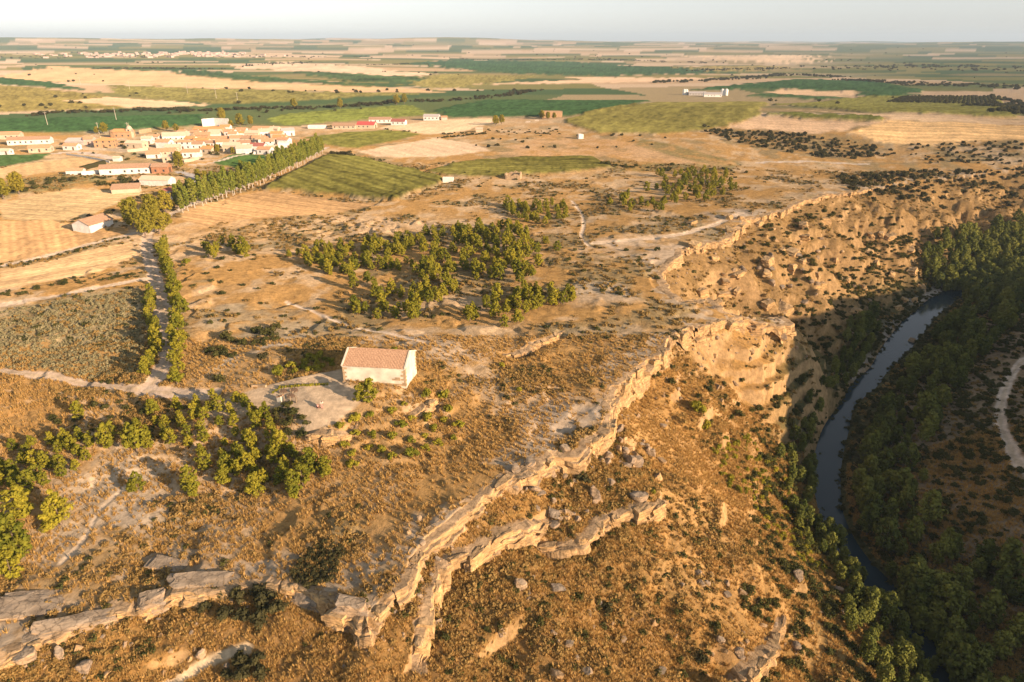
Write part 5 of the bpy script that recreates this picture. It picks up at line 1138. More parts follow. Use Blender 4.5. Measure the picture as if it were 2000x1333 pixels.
# ------------------------------------------------------------------ buildings
MWALL = {'white': plain('white_render', (.70, .67, .62), .9, .14, .6), 'cream': plain('cream_render', (.56, .46, .33), .9, .14, .6), 'ochre': plain('ochre_render', (.46, .29, .16), .9, .14, .6), 'pink': plain('pinkish_render', (.58, .42, .34), .9, .12, .6),
         'grey': plain('grey_render', (.42, .39, .36), .9, .15, .6), 'brick': plain('brick_wall', (.40, .20, .11), .9, .18, 1.2), 'stone': plain('rubble_stone', (.42, .30, .18), .9, .3, 1.5, .4)}
def tile_material(name, c1, c2, sc_=1.4):
    m, n, out = new_mat(name); L = n.links.new
    geo = nd(n, 'ShaderNodeNewGeometry'); z = nd(n, 'ShaderNodeTexNoise'); z.inputs['Scale'].default_value = sc_; z.inputs['Detail'].default_value = 6; z.inputs['Roughness'].default_value = .75; L(geo.outputs['Position'], z.inputs['Vector'])
    r = nd(n, 'ShaderNodeMapRange'); r.inputs[1].default_value = .32; r.inputs[2].default_value = .68; L(z.outputs['Fac'], r.inputs[0])
    mx = nd(n, 'ShaderNodeMix', data_type='RGBA'); mx.inputs['A'].default_value = c1 + (1,); mx.inputs['B'].default_value = c2 + (1,); L(r.outputs[0], mx.inputs['Factor'])
    p = nd(n, 'ShaderNodeBsdfDiffuse'); p.inputs['Roughness'].default_value = .6; L(mx.outputs['Result'], p.inputs['Color']); L(p.outputs[0], out.inputs['Surface']); return m
MROOF = {'tile': tile_material('terracotta_tiles', (.42, .20, .11), (.55, .34, .21)), 'brown': tile_material('weathered_tiles', (.27, .17, .11), (.42, .28, .19)), 'orange': tile_material('new_tiles', (.52, .22, .09), (.60, .31, .15)), 'red': tile_material('red_sheet_roof', (.40, .07, .07), (.48, .12, .11)),
         'maroon': tile_material('maroon_roof', (.26, .09, .08), (.36, .15, .12)), 'grey': tile_material('fibre_cement_roof', (.34, .32, .31), (.46, .43, .41)), 'pale': tile_material('bleached_tiles', (.52, .37, .27), (.62, .48, .37))}
MGLS = plain('dark_window', (.05, .055, .06), .3, .1); MDOOR = plain('wooden_door', (.16, .10, .06), .7, .2); MWOOD = plain('grey_wood', (.24, .18, .12), .8, .25, 5)
def box_mesh(name, sx, sy, sz, mat, z0=0):
    v = [(x, y, z) for z in (z0, z0 + sz) for y in (-sy / 2, sy / 2) for x in (-sx / 2, sx / 2)]
    me = bpy.data.meshes.new(name); me.from_pydata(v, [], [(0, 2, 3, 1), (4, 5, 7, 6), (0, 1, 5, 4), (2, 6, 7, 3), (0, 4, 6, 2), (1, 3, 7, 5)]); me.materials.append(mat); return me
WINM = box_mesh('window', 1.0, .08, 1.2, MGLS); DORM = box_mesh('door', 1.1, .1, 2.1, MDOOR); GATM = box_mesh('barn_door', 3.0, .12, 3.0, MDOOR); CHIM = box_mesh('chimney', .6, .6, 1.3, MWALL['cream'])
def house(name, u, v, Lx, Wy, H, rot, roof, rc, wc, label, group=None, win=1, pitch=.34, loc=None):
    x, y = loc or G(u, v); a = R(rot); Lx *= .9; Wy *= .85; H *= .8
    cx_, cy_ = x - math.sin(a) * Wy / 2, y + math.cos(a) * Wy / 2
    cs = [(cx_ + dx * math.cos(a) - dy * math.sin(a), cy_ + dx * math.sin(a) + dy * math.cos(a)) for dx in (-Lx / 2, Lx / 2) for dy in (-Wy / 2, Wy / 2)]
    z = float(zgrid([c[0] for c in cs], [c[1] for c in cs]).max()) + .05
    e = empty(name, (cx_, cy_, z), a); hl, hw_, rh = Lx / 2, Wy / 2, Wy / 2 * pitch * 1.35
    if roof == 'gable':
        vs = [(-hl, -hw_, -2), (hl, -hw_, -2), (hl, hw_, -2), (-hl, hw_, -2), (-hl, -hw_, H), (hl, -hw_, H), (hl, hw_, H), (-hl, hw_, H), (-hl, 0, H + rh), (hl, 0, H + rh)]
        fs = [(0, 1, 5, 4), (2, 3, 7, 6), (1, 2, 6, 9, 5), (3, 0, 4, 8, 7), (4, 5, 9, 8), (6, 7, 8, 9)]
    else:
        vs = [(-hl, -hw_, -2), (hl, -hw_, -2), (hl, hw_, -2), (-hl, hw_, -2), (-hl, -hw_, H), (hl, -hw_, H), (hl, hw_, H + (rh * 1.3 if roof == 'shed' else 0)), (-hl, hw_, H + (rh * 1.3 if roof == 'shed' else 0))]
        fs = [(0, 1, 5, 4), (2, 3, 7, 6), (1, 2, 6, 5), (3, 0, 4, 7), (4, 5, 6, 7)]
    mk('wall', vs, fs, MWALL[wc], e)
    o_, t_ = .35, .18; sl = rh / hw_
    if roof == 'gable':
        rv_ = []
        for zz in (.04, .04 + t_): rv_ += [(-hl - o_, -hw_ - o_, H - o_ * sl + zz), (hl + o_, -hw_ - o_, H - o_ * sl + zz), (hl + o_, 0, H + rh + zz), (-hl - o_, 0, H + rh + zz), (hl + o_, hw_ + o_, H - o_ * sl + zz), (-hl - o_, hw_ + o_, H - o_ * sl + zz)]
        rf_ = [(6, 7, 8, 9), (9, 8, 10, 11), (0, 3, 2, 1), (3, 5, 4, 2), (0, 1, 7, 6), (5, 11, 10, 4), (1, 2, 8, 7), (2, 4, 10, 8), (0, 6, 9, 3), (3, 9, 11, 5)]
    elif roof == 'hip':
        k_ = max(.05, hl - hw_); rv_ = []
        rv_ = [(-hl - o_, -hw_ - o_, H + .02), (hl + o_, -hw_ - o_, H + .02), (hl + o_, hw_ + o_, H + .02), (-hl - o_, hw_ + o_, H + .02), (-hl - o_, -hw_ - o_, H + .16), (hl + o_, -hw_ - o_, H + .16), (hl + o_, hw_ + o_, H + .16), (-hl - o_, hw_ + o_, H + .16), (-k_, 0, H + rh + .1), (k_, 0, H + rh + .1)]
        rf_ = [(0, 3, 2, 1), (0, 1, 5, 4), (1, 2, 6, 5), (2, 3, 7, 6), (3, 0, 4, 7), (4, 5, 9, 8), (5, 6, 9), (6, 7, 8, 9), (7, 4, 8)]
    elif roof == 'shed':
        rb = rh * 1.3; s2 = rb / Wy; rv_ = []
        for zz in (.04, .2): rv_ += [(-hl - o_, -hw_ - o_, H - o_ * s2 + zz), (hl + o_, -hw_ - o_, H - o_ * s2 + zz), (hl + o_, hw_ + o_, H + rb + o_ * s2 + zz), (-hl - o_, hw_ + o_, H + rb + o_ * s2 + zz)]
        rf_ = [(4, 5, 6, 7), (0, 3, 2, 1), (0, 1, 5, 4), (1, 2, 6, 5), (2, 3, 7, 6), (3, 0, 4, 7)]
    if roof != 'flat':
        ro = mk('roof', rv_, rf_, MROOF[rc], e)
        if roof in ('gable', 'hip') and win and H > 3.2 and Lx < 16:
            c = inst('chimney', CHIM, ro); c.location = (hl * random.choice((-.5, .45)), hw_ * .35, H + rh * .55)
    else:
        t4 = .35
        for sx_, sy_, wx, wy_ in ((0, -hw_ + .1, Lx, .24), (0, hw_ - .1, Lx, .24), (-hl + .1, 0, .236, Wy - .5), (hl - .1, 0, .236, Wy - .5)):
            b = inst('parapet', box_mesh('parapet', wx, wy_, t4, MWALL[wc], H), e); b.location = (sx_, sy_, 0)
    if win:
        rr_ = random.Random(int(u * 7 + v))
        nf = 2 if H > 4.8 else 1; nw = max(1, int(Lx / 3.4))
        for fl in range(nf):
            for i in range(nw):
                xx = -hl + Lx * (i + .5) / nw
                if fl == 0 and i == nw // 2 and win == 1: d = inst('door', DORM, e); d.location = (xx, -hw_ - .01, 0)
                elif rr_.random() < .85: d = inst('window', WINM, e); d.location = (xx, -hw_ - .01, 1.0 + 2.6 * fl)
            if win == 1 and Wy > 5:
                for i in range(max(1, int(Wy / 4))):
                    d = inst('window', WINM, e); d.location = (hl + .01, -hw_ + Wy * (i + .5) / max(1, int(Wy / 4)), 1.0 + 2.6 * fl); d.rotation_euler = (0, 0, R(90))
        if win == 3: d = inst('barn_door', GATM, e); d.location = (hl + .01, 0, 0); d.rotation_euler = (0, 0, R(90)); d.scale = (min(1, Wy / 5), 1, min(1, H / 3.3))
    return tag(e, label, 'barn' if name in ('barn', 'shed') else ('church' if name == 'church' else 'house'), group)
VIL = [  # name, u, v, length, depth, eaves, turn, roof, roof colour, wall colour, label, windows
 ('barn', 18, 272, 17, 9, 4, 12, 'gable', 'tile', 'cream', 'cream tile roofed building at the edge of the picture behind the long white barn', 2), ('barn', 57, 283, 31, 9, 4, 13, 'gable', 'brown', 'white', 'long white barn with red brown roof at the village edge, farthest from the avenue', 2),
 ('house', 78, 299, 15, 8, 3.6, 12, 'gable', 'tile', 'cream', 'yellowish house below the long white barn', 1), ('house', 137, 294, 11, 7, 3.6, -4, 'gable', 'tile', 'white', 'white house by the street opening into the field', 1), ('shed', 146, 285, 14, 7, 3.2, 4, 'shed', 'grey', 'grey', 'dark open shed left of the big orange house', 0),
 ('house', 204, 290, 14, 10, 6, 8, 'hip', 'orange', 'ochre', 'big two storey orange house with hipped roof', 1), ('house', 174, 284, 7, 8, 5.2, 8, 'gable', 'tile', 'pink', 'narrow pinkish house touching the big orange house', 1), ('house', 262, 290, 15, 8, 4, -10, 'gable', 'pale', 'cream', 'cream house with its gable to the street behind the low white wall', 1),
 ('house', 318, 290, 11, 8, 5, -8, 'gable', 'tile', 'white', 'white house below the big white barn', 1), ('barn', 345, 276, 21, 11, 4.6, 18, 'gable', 'pale', 'white', 'big white barn with pale roof in the middle of the village', 2), ('house', 337, 298, 10, 8, 3.8, 14, 'gable', 'pale', 'cream', 'low cream house facing the walled yard', 1), ('house', 358, 293, 12, 7, 6, 2, 'hip', 'tile', 'white', 'tall pale grey white house with many windows', 1),
 ('barn', 406, 261, 26, 9, 3.6, -3, 'gable', 'orange', 'ochre', 'long orange roofed barn below the tall white wall', 2), ('house', 394, 275, 12, 8, 5, 4, 'gable', 'tile', 'ochre', 'orange house under the long orange roof', 1), ('house', 421, 273, 8, 7, 5, 12, 'gable', 'pale', 'white', 'bright white house in the heart of the village', 1), ('house', 393, 284, 12, 7, 4, -2, 'gable', 'orange', 'cream', 'low house with bright tile roof below the orange one', 1),
 ('house', 428, 280, 14, 7, 4, 6, 'gable', 'tile', 'cream', 'wide tiled house in the heart of the village', 1), ('house', 452, 298, 12, 8, 5.2, 2, 'gable', 'pale', 'cream', 'cream two storey house facing the green meadow', 1), ('house', 477, 302, 11, 6, 4.4, 6, 'shed', 'pale', 'white', 'white walled house at the very front above the meadow path', 0), ('house', 448, 267, 9, 7, 4.6, -8, 'gable', 'tile', 'white', 'white house behind the wide tiled one', 1),
 ('house', 463, 280, 10, 8, 4.4, 16, 'gable', 'tile', 'pink', 'pinkish house behind the cream two storey one', 1), ('house', 492, 270, 12, 8, 4.4, -4, 'gable', 'pale', 'cream', 'pale roofed house on the back row near the white gable', 1), ('house', 502, 298, 11, 8, 5, -6, 'gable', 'maroon', 'white', 'white house with dark red roof on the meadow side', 1), ('house', 521, 268, 12, 9, 5, 20, 'gable', 'pale', 'white', 'white gabled house in the back row', 1),
 ('house', 524, 291, 9, 8, 6, 10, 'gable', 'tile', 'white', 'tall white house in the front row', 1), ('house', 545, 279, 10, 8, 4.4, -4, 'gable', 'orange', 'cream', 'orange roofed house at the end of the village', 1), ('house', 557, 291, 10, 6, 4.6, 12, 'flat', 'tile', 'white', 'flat roofed white house at the end of the front row', 1), ('house', 564, 266, 11, 8, 5, 24, 'gable', 'grey', 'white', 'bright white house at the very end of the village', 1),
 ('barn', 514, 258, 20, 7, 3.4, -3, 'gable', 'tile', 'cream', 'long low tiled barn at the back of the village', 2), ('house', 374, 308, 12, 8, 4, 10, 'gable', 'tile', 'white', 'white house with tiled roof beside the small red roofed one', 1), ('house', 404, 301, 9, 7, 4, -14, 'gable', 'orange', 'cream', 'small red roofed house next to the village trees', 1), ('house', 318, 306, 17, 8, 3.4, 12, 'gable', 'tile', 'cream', 'long tiled house above the brick building', 1),
 ('house', 332, 318, 9, 7, 3.4, 8, 'gable', 'pale', 'cream', 'small cream house just behind the brick building', 1), ('house', 300, 310, 9, 7, 3.2, 14, 'gable', 'tile', 'white', 'small white house behind the end of the long barn', 1), ('barn', 245, 341, 29, 9, 4.2, 15, 'gable', 'brown', 'white', 'longest white barn with brown roof in front of the village', 2), ('house', 313, 340, 10, 8, 4.6, 4, 'gable', 'brown', 'brick', 'brick building with open pale gable in front of the village', 3),
 ('barn', 302, 364, 18, 8, 3.2, -8, 'gable', 'pale', 'white', 'low white building by the bend of the street', 0), ('shed', 246, 378, 14, 6, 2.6, 16, 'shed', 'brown', 'cream', 'low brown roofed shed beside the stubble', 0), ('shed', 329, 384, 8, 7, 3, -2, 'hip', 'maroon', 'grey', 'small square hut with dull red roof at the street bend', 1), ('shed', 146, 342, 10, 5, 2.8, 6, 'gable', 'tile', 'white', 'small open fronted barn in the garden left of the longest barn', 0), ('house', 8, 304, 8, 6, 3, 0, 'gable', 'pale', 'white', 'white house cut by the edge of the picture', 1), ('shed', 228, 316, 5, 4, 2.6, 0, 'gable', 'pale', 'white', 'tiny white hut at the end of the longest barn', 0),
 ('barn', 200, 446, 13, 10, 3.2, 74, 'gable', 'brown', 'white', 'white shed beside the great tree among the stubble fields', 0),
 ('barn', 619, 252, 17, 6, 2.8, 4, 'flat', 'pale', 'white', 'low white farm building left of the cream barn', 0), ('barn', 672, 253, 22, 9, 3.4, -3, 'gable', 'brown', 'cream', 'cream farm barn with dull tile roof', 2), ('barn', 714, 252, 17, 11, 3.8, -6, 'gable', 'red', 'cream', 'farm hall with bright crimson roof', 3), ('barn', 742, 241, 22, 9, 3.6, 2, 'gable', 'brown', 'white', 'white farm barn behind the crimson roof', 2), ('barn', 777, 245, 14, 9, 3.6, -8, 'gable', 'maroon', 'white', 'white farm barn with dark red roof', 2), ('barn', 842, 236, 16, 9, 4, -6, 'gable', 'grey', 'white', 'white barn with grey roof standing apart at the field edge', 3), ('shed', 868, 235, 6, 5, 3, 10, 'gable', 'tile', 'pink', 'little shed next to the grey roofed barn', 0),
 ('house', 1078, 231, 20, 10, 4.6, -6, 'flat', 'tile', 'ochre', 'large ochre country house alone among the green crops', 0), ('shed', 936, 259, 6, 5, 2.6, 0, 'gable', 'pale', 'cream', 'small hut by the vegetable plots', 0), ('shed', 875, 357, 6.2, 2.6, 2.2, -4, 'flat', 'pale', 'white', 'white box shaped cabin at the corner of the corn', 0), ('shed', 1135, 272, 4, 4, 3.4, 10, 'flat', 'pale', 'white', 'white cube hut on the orange hill', 0),
 ('barn', 1392, 190, 26, 11, 4, -6, 'gable', 'grey', 'white', 'distant white farm shed with grey roof', 2), ('barn', 1362, 187, 26, 10, 3.5, -4, 'gable', 'grey', 'grey', 'distant grey farm shed left of the white one', 2)]
prefetch([h[1:3] for h in VIL])
for nm, u, v, Lx, Wy, H, rt_, rf_t, rc, wc, lab, wn in VIL: house(nm, u, v, Lx, Wy, H, rt_, rf_t, rc, wc, lab, None, wn)
random.seed(11)
for k, (u, v) in enumerate([(440, 258), (470, 262), (478, 288), (436, 288), (410, 288), (505, 280), (535, 262), (380, 268), (355, 268), (420, 265), (515, 284), (540, 270), (485, 280), (455, 273), (370, 282), (500, 262), (345, 287), (385, 292), (475, 270), (552, 283), (530, 300), (515, 302), (287, 282), (300, 276)]):
    house('house', u, v, U(7, 11), U(6, 8), U(3.4, 5), U(-18, 22), 'gable', random.choice(['tile', 'orange', 'pale', 'brown']), random.choice(['white', 'cream', 'white']), 'small tiled house packed among the others in the village core', 'small houses of the village core')
# church: nave, square tower with dome
ch = house('church', 240, 270, 15, 9, 5.5, 4, 'gable', 'orange', 'ochre', 'ochre village church with a domed bell tower', None, 2)
def lathe(prof, n_=14):
    vs, fs = [], []
    for i, (r, z) in enumerate(prof):
        for k in range(n_): vs.append((r * math.cos(6.283 * k / n_), r * math.sin(6.283 * k / n_), z))
        if i:
            for k in range(n_): fs.append(((i - 1) * n_ + k, (i - 1) * n_ + (k + 1) % n_, i * n_ + (k + 1) % n_, i * n_ + k))
    return vs, fs
tw = inst('bell_tower', box_mesh('bell_tower', 3.8, 3.8, 7.5, MWALL['cream']), ch); tw.location = (5.2, -1.5, -1)
v_, f_ = lathe([(2.0, 0), (2.0, .5), (1.8, 1.2), (1.3, 1.9), (.7, 2.3), (.15, 2.45), (.1, 4.2)]); dm = mk('dome', v_, f_, MWALL['cream'], tw, True); dm.location = (0, 0, 7.5)
for a_ in range(4):
    b = inst('belfry_opening', box_mesh('belfry_opening', 1.1, .1, 1.8, MGLS), tw); b.rotation_euler = (0, 0, a_ * math.pi / 2); b.location = (1.91 * math.sin(a_ * math.pi / 2), -1.91 * math.cos(a_ * math.pi / 2), 5.2)
v_, f_ = lathe([(3.4, -1), (3.4, 4.2), (2.6, 5.4), (.1, 6)], 12); ap = mk('apse', v_, f_, MWALL['ochre'], ch); ap.location = (-7.6, 0, 0)
# walls of yards
def wall_line(name, px, hgt, thick, mat, label, cat='wall', step=4.0):
    P_ = resample(GP(px), step); z = zgrid(P_[:, 0], P_[:, 1]); vs, fs = [], []
    t = np.gradient(P_, axis=0); t /= np.linalg.norm(t, axis=1)[:, None] + 1e-9
    for i, (p, zz) in enumerate(zip(P_, z)):
        nx, ny = -t[i][1] * thick / 2, t[i][0] * thick / 2
        vs += [(p[0] - nx, p[1] - ny, zz - .6), (p[0] + nx, p[1] + ny, zz - .6), (p[0] + nx, p[1] + ny, zz + hgt), (p[0] - nx, p[1] - ny, zz + hgt)]
        if i:
            b = 4 * i
            for k in range(4): fs.append((b - 4 + k, b - 4 + (k + 1) % 4, b + (k + 1) % 4, b + k))
    n_ = len(P_) - 1; fs += [(0, 3, 2, 1), (4 * n_, 4 * n_ + 1, 4 * n_ + 2, 4 * n_ + 3)]
    return tag(mk(name, vs, fs, mat), label, cat)
wall_line('yard_wall', [(163, 294), (210, 295), (250, 298), (290, 294)], 1.8, .3, MWALL['cream'], 'low cream yard wall in front of the village houses')
wall_line('yard_wall', [(130, 303), (170, 309), (215, 319)], 1.1, .25, MWALL['white'], 'white wall along the path across the dry field')
wall_line('pelota_wall', [(396, 248), (420, 246), (448, 247)], 6.5, .5, MWALL['white'], 'tall blank white wall behind the village houses')
wall_line('yard_wall', [(360, 318), (375, 316), (390, 312)], 1.8, .3, MWALL['cream'], 'short pale wall near the meadow path')
wall_line('yard_wall', [(160, 344), (195, 340)], 2.2, .3, MWALL['white'], 'white garden wall joining the longest barn')
wall_line('clipped_hedge', [(160, 334), (185, 327), (205, 321)], 2.4, 2.0, MDRK, 'black green clipped hedge behind the longest barn', 'hedge')
wall_line('yard_wall', [(480, 303), (520, 300), (560, 293)], 1.6, .3, MWALL['white'], 'white wall closing the village towards the meadow')
wall_line('ruined_wall', [(272, 262), (296, 258)], 3.0, .5, MWALL['stone'], 'ruined stone wall beside the church')
# stone ruin: four broken walls
rx, ry = G(1004, 351); re_ = empty('stone_ruin', (rx, ry + 2, float(zat(rx, ry)[0])), R(-12)); rr = random.Random(4)
for (ax, ay, bx, by) in ((-4, -2.5, 3.2, -2.5), (3.5, -2.5, 3.5, 2.5), (3.2, 2.5, -4, 2.5), (-4.3, 2.5, -4.3, -2.5)):
    n_ = 9; vs, fs = [], []; dx, dy = bx - ax, by - ay; l = math.hypot(dx, dy); nx, ny = -dy / l * .3, dx / l * .3
    for i in range(n_ + 1):
        f = i / n_; h_ = 2.6 + rr.uniform(-.7, .5) + (1.0 if ax > 3 else 0) * (1 - abs(2 * f - 1)); x, y = ax + dx * f, ay + dy * f
        vs += [(x - nx, y - ny, -.6), (x + nx, y + ny, -.6), (x + nx, y + ny, h_), (x - nx, y - ny, h_)]
        if i: fs += [(4 * i - 4 + k, 4 * i - 4 + (k + 1) % 4, 4 * i + (k + 1) % 4, 4 * i + k) for k in range(4)]
    fs += [(0, 3, 2, 1), (4 * n_, 4 * n_ + 1, 4 * n_ + 2, 4 * n_ + 3)]
    mk('wall', vs, fs, MWALL['stone'], re_)
tag(re_, 'roofless stone ruin at the edge of the long green crop', 'ruin')
# silos
for k, (u, v, h_) in enumerate([(1336, 186, 8), (1340, 186, 8), (1410, 187, 9), (1414, 187, 8), (1418, 187, 9)]):
    x, y = G(u, v); v_, f_ = lathe([(2.4, -1), (2.4, h_ - 2), (2.2, h_ - 1.6), (.3, h_), (.01, h_)]); e = mk('silo', v_, f_, MWALL['white'], None, True); e.location = (x, y, float(zat(x, y)[0]))
    tag(e, 'slim white silo beside the distant farm sheds', 'silo', 'silos of the distant farm')
# power poles
def pole(u, v, h_, label):
    x, y = G(u, v); e = empty('utility_pole', (x, y, float(zat(x, y)[0])), R(20))
    v_, f_ = lathe([(.28, -.5), (.24, 1), (.14, h_), (.01, h_ + .02)], 8); mk('post', v_, f_, MPBK, e)
    b = inst('crossarm', box_mesh('crossarm', 2.4, .16, .18, MWOOD), e); b.location = (0, 0, h_ - .9)
    for dx in (-1.05, 0, 1.05):
        v_, f_ = lathe([(.07, 0), (.12, .1), (.07, .22), (.02, .34)], 6); i_ = mk('insulator', v_, f_, MWALL['white'], b); i_.location = (dx, 0, .18)
    tag(e, label, 'utility pole')
for u, v, h_, lab in [(94, 247, 11, 'pale power pole in the dark green field behind the barns, leftmost'), (228, 237, 11, 'pale power pole in the dark green field near the isolated tree'), (158, 167, 14, 'power pole at the track fork on the far olive field'), (254, 176, 14, 'second power pole along the far olive field'), (367, 184, 14, 'third power pole along the far olive field'), (423, 194, 16, 'tallest power pole near the pale far strip'), (465, 203, 12, 'last power pole before the stream hedge'), (252, 262, 9, 'pole standing by the church'), (194, 262, 9, 'pole beside the isolated village tree')]: pole(u, v, h_, lab)
# faint town on the plain: nobody could count it
vs, fs = [], []; rr = random.Random(9)
for _ in range(200):
    f = rr.random(); u = rr.choice((rr.gauss(230, 70), rr.gauss(330, 80), rr.gauss(420, 30))); v = rr.gauss(107, 1.8)
    x, y = W(u, max(101, v), 0); z = float(zat(x, y)[0]) - .5; a_ = rr.uniform(0, 3); L_, w_, h_ = rr.uniform(9, 26), rr.uniform(8, 14), rr.uniform(3, 7); c_, s_ = math.cos(a_), math.sin(a_); b = len(vs)
    for dz in (0, h_):
        for dx, dy in ((-1, -1), (1, -1), (1, 1), (-1, 1)): vs.append((x + (dx * L_ * c_ - dy * w_ * s_) / 2, y + (dx * L_ * s_ + dy * w_ * c_) / 2, z + dz))
    vs += [(x - L_ * c_ / 2, y - L_ * s_ / 2, z + h_ + 2), (x + L_ * c_ / 2, y + L_ * s_ / 2, z + h_ + 2)]
    fs += [(b, b + 1, b + 5, b + 4), (b + 1, b + 2, b + 6, b + 9, b + 5), (b + 2, b + 3, b + 7, b + 6), (b + 3, b, b + 4, b + 8, b + 7), (b + 4, b + 5, b + 9, b + 8), (b + 6, b + 7, b + 8, b + 9)]
tag(mk('far_town', vs, fs, MWALL['pink']), 'faint pale town spread along the hazy horizon plain', 'town', None, 'stuff')

# ------------------------------------------------------------------ the chapel
fl, fr_ = np.array((-33.2, 120.1)), np.array((-20.7, 118.6)); ang = math.atan2(*(fr_ - fl)[::-1]); CL, CW, CH, CR = 12.6, 8.2, 3.6, 1.75
mid = (fl + fr_) / 2 + np.array((-math.sin(ang), math.cos(ang))) * CW / 2
chp = empty('chapel', (mid[0], mid[1], float(zat(*((fl + fr_) / 2))[0]) - .05), ang)
MCHW = plain('whitewashed_plaster', (.66, .61, .50), .9, .24, .55, .3)
hl, hw_ = CL / 2, CW / 2
vs = [(-hl, -hw_, -1.5), (hl, -hw_, -1.5), (hl, hw_, -1.5), (-hl, hw_, -1.5), (-hl, -hw_, CH), (hl, -hw_, CH), (hl, hw_, CH), (-hl, hw_, CH), (-hl, 0, CH + CR), (hl, 0, CH + CR)]
mk('wall', vs, [(0, 1, 5, 4), (2, 3, 7, 6), (1, 2, 6, 9, 5), (3, 0, 4, 8, 7), (4, 5, 9, 8), (6, 7, 8, 9)], MCHW, chp)
MTL = tile_material('old_barrel_tiles', (.27, .15, .09), (.62, .41, .27), 4.0)
sl = CR / hw_; ov = .3; roof = None
for sgn in (-1, 1):
    nx_ = int(CL / .075); nr_ = 16; vs, fs = [], []
    for i in range(nx_ + 1):
        x = -hl + .02 + (CL - .30) * i / nx_; cor = .055 * abs(math.sin(x / .3 * math.pi))
        for j in range(nr_ + 1):
            f = j / nr_; yy = sgn * (hw_ + ov) * f; jitter = .012 * hsh(np.array([round(x / .3)]), np.array([j]), 3)[0]
            vs.append((x, yy, CH + CR + .1 - sl * abs(yy) + cor + jitter + .018 * ((j * 1.0) % 2)))
    for i in range(nx_):
        for j in range(nr_):
            q_ = (i * (nr_ + 1) + j, (i + 1) * (nr_ + 1) + j, (i + 1) * (nr_ + 1) + j + 1, i * (nr_ + 1) + j + 1); fs.append(q_ if sgn > 0 else q_[::-1])
    r_o = mk('roof_slope', vs, fs, MTL, chp); r_o['label'] = 'mottled barrel tile roof slope'
    b = inst('eave', box_mesh('eave', CL - .1, .28, .16, MCHW), r_o); b.location = (0, sgn * (hw_ + .16), CH - .24)
v_, f_ = [], []
for i in range(43):
    x = -hl + .15 + i * .29
    if x > hl - .45: break
    for k in range(6): a_ = math.pi * k / 5; v_ += [(x, .14 * math.cos(a_), CH + CR + .12 + .13 * math.sin(a_)), (x + .3, .12 * math.cos(a_), CH + CR + .10 + .12 * math.sin(a_))]
    b = i * 12; f_ += [(b + 2 * k, b + 2 * k + 1, b + 2 * k + 3, b + 2 * k + 2) for k in range(5)]
mk('ridge_tiles', v_, f_, MTL, chp)
for sx_ in (-1, 1):          # gable copings
    vs = []
    for x in (sx_ * hl - .16, sx_ * hl + .16):
        vs += [(x, -hw_ - .22, CH - .12), (x, 0, CH + CR + .02), (x, hw_ + .22, CH - .12), (x, -hw_ - .22, CH + .16), (x, 0, CH + CR + .30), (x, hw_ + .22, CH + .16)]
    mk('coping', vs, [(0, 1, 4, 3), (1, 2, 5, 4), (6, 9, 10, 7), (7, 10, 11, 8), (3, 4, 10, 9), (4, 5, 11, 10), (0, 3, 9, 6), (2, 8, 11, 5)], MCHW, chp)
rr = random.Random(6)
MQ = MWALL['stone']
for cx_, cy_ in ((-hl, -hw_), (hl, -hw_), (hl, hw_), (-hl, hw_)):     # corner stones
    z = -.3; k = 0
    while z < CH - .35:
        h_ = rr.uniform(.32, .5); lx, ly = (rr.uniform(.7, 1.0), rr.uniform(.35, .5)) if k % 2 else (rr.uniform(.35, .5), rr.uniform(.7, 1.0))
        b = inst('quoin', box_mesh('quoin', lx, ly, h_ - .03, MQ), chp); b.location = (cx_ - math.copysign(lx / 2 - .03, cx_), cy_ - math.copysign(ly / 2 - .03, cy_), z); z += h_; k += 1
for i in range(5):           # bare masonry near the sunny corner
    b = inst('stone', box_mesh('stone', rr.uniform(.4, .6), .1, rr.uniform(.28, .36), MQ), chp); b.location = (hl - 1.3 - (i % 3) * .55, -hw_ - .01, .9 + .36 * (i // 3))
b = inst('plinth', box_mesh('plinth', CL + .3, .3, .35, MQ), chp); b.location = (0, -hw_ - .1, -.15)
b = inst('door', box_mesh('door', .12, 1.3, 2.3, MDOOR), chp); b.location = (-hl - .02, .4, 0)
tag(chp, 'white chapel with a mottled tile roof on the rocky plateau', 'chapel')

# ------------------------------------------------------------------ terrace furniture
def posts(name, px, h_, r_, label, group=None):
    for u, v in px:
        x, y = G(u, v); v_, f_ = lathe([(r_, -.3), (r_, h_ * .95), (r_ * .7, h_), (.01, h_ + .01)], 8); o = mk(name, v_, f_, MWOOD); o.location = (x, y, float(zat(x, y)[0])); tag(o, label, 'post', group)
posts('wooden_post', [(556, 786), (568, 788), (579, 787)], 1.5, .14, 'dark wooden post at the corner of the terrace', 'posts at the terrace corner')
posts('fence_post', [(563, 756), (577, 755), (591, 754), (604, 753)], .9, .06, 'pale stake along the low hedge of the terrace', 'stakes along the terrace hedge')
hx = resample(GP([(535, 768), (548, 757), (570, 756), (600, 754), (640, 752)]), .5)
hm = [((p[0] + U(-.15, .15)), (p[1] + U(-.15, .15))) for p in hx for _ in range(2)]
cl = [(p[0] - hx[0][0], p[1] - hx[0][1], float(zat(*p)[0]) - float(zat(*hx[0])[0]) + .2, U(.25, .38)) for p in hm]
o = inst('low_hedge', crown_mesh('low_hedge', cl, 34, .12, 77, MPINE)); o.location = (hx[0][0], hx[0][1], float(zat(*hx[0])[0])); tag(o, 'low clipped hedge across the terrace in front of the chapel path', 'hedge')
x, y = G(548, 784); z = float(zat(x, y)[0]); we = empty('plastered_kiosk', (x, y, z), R(-25), .75)
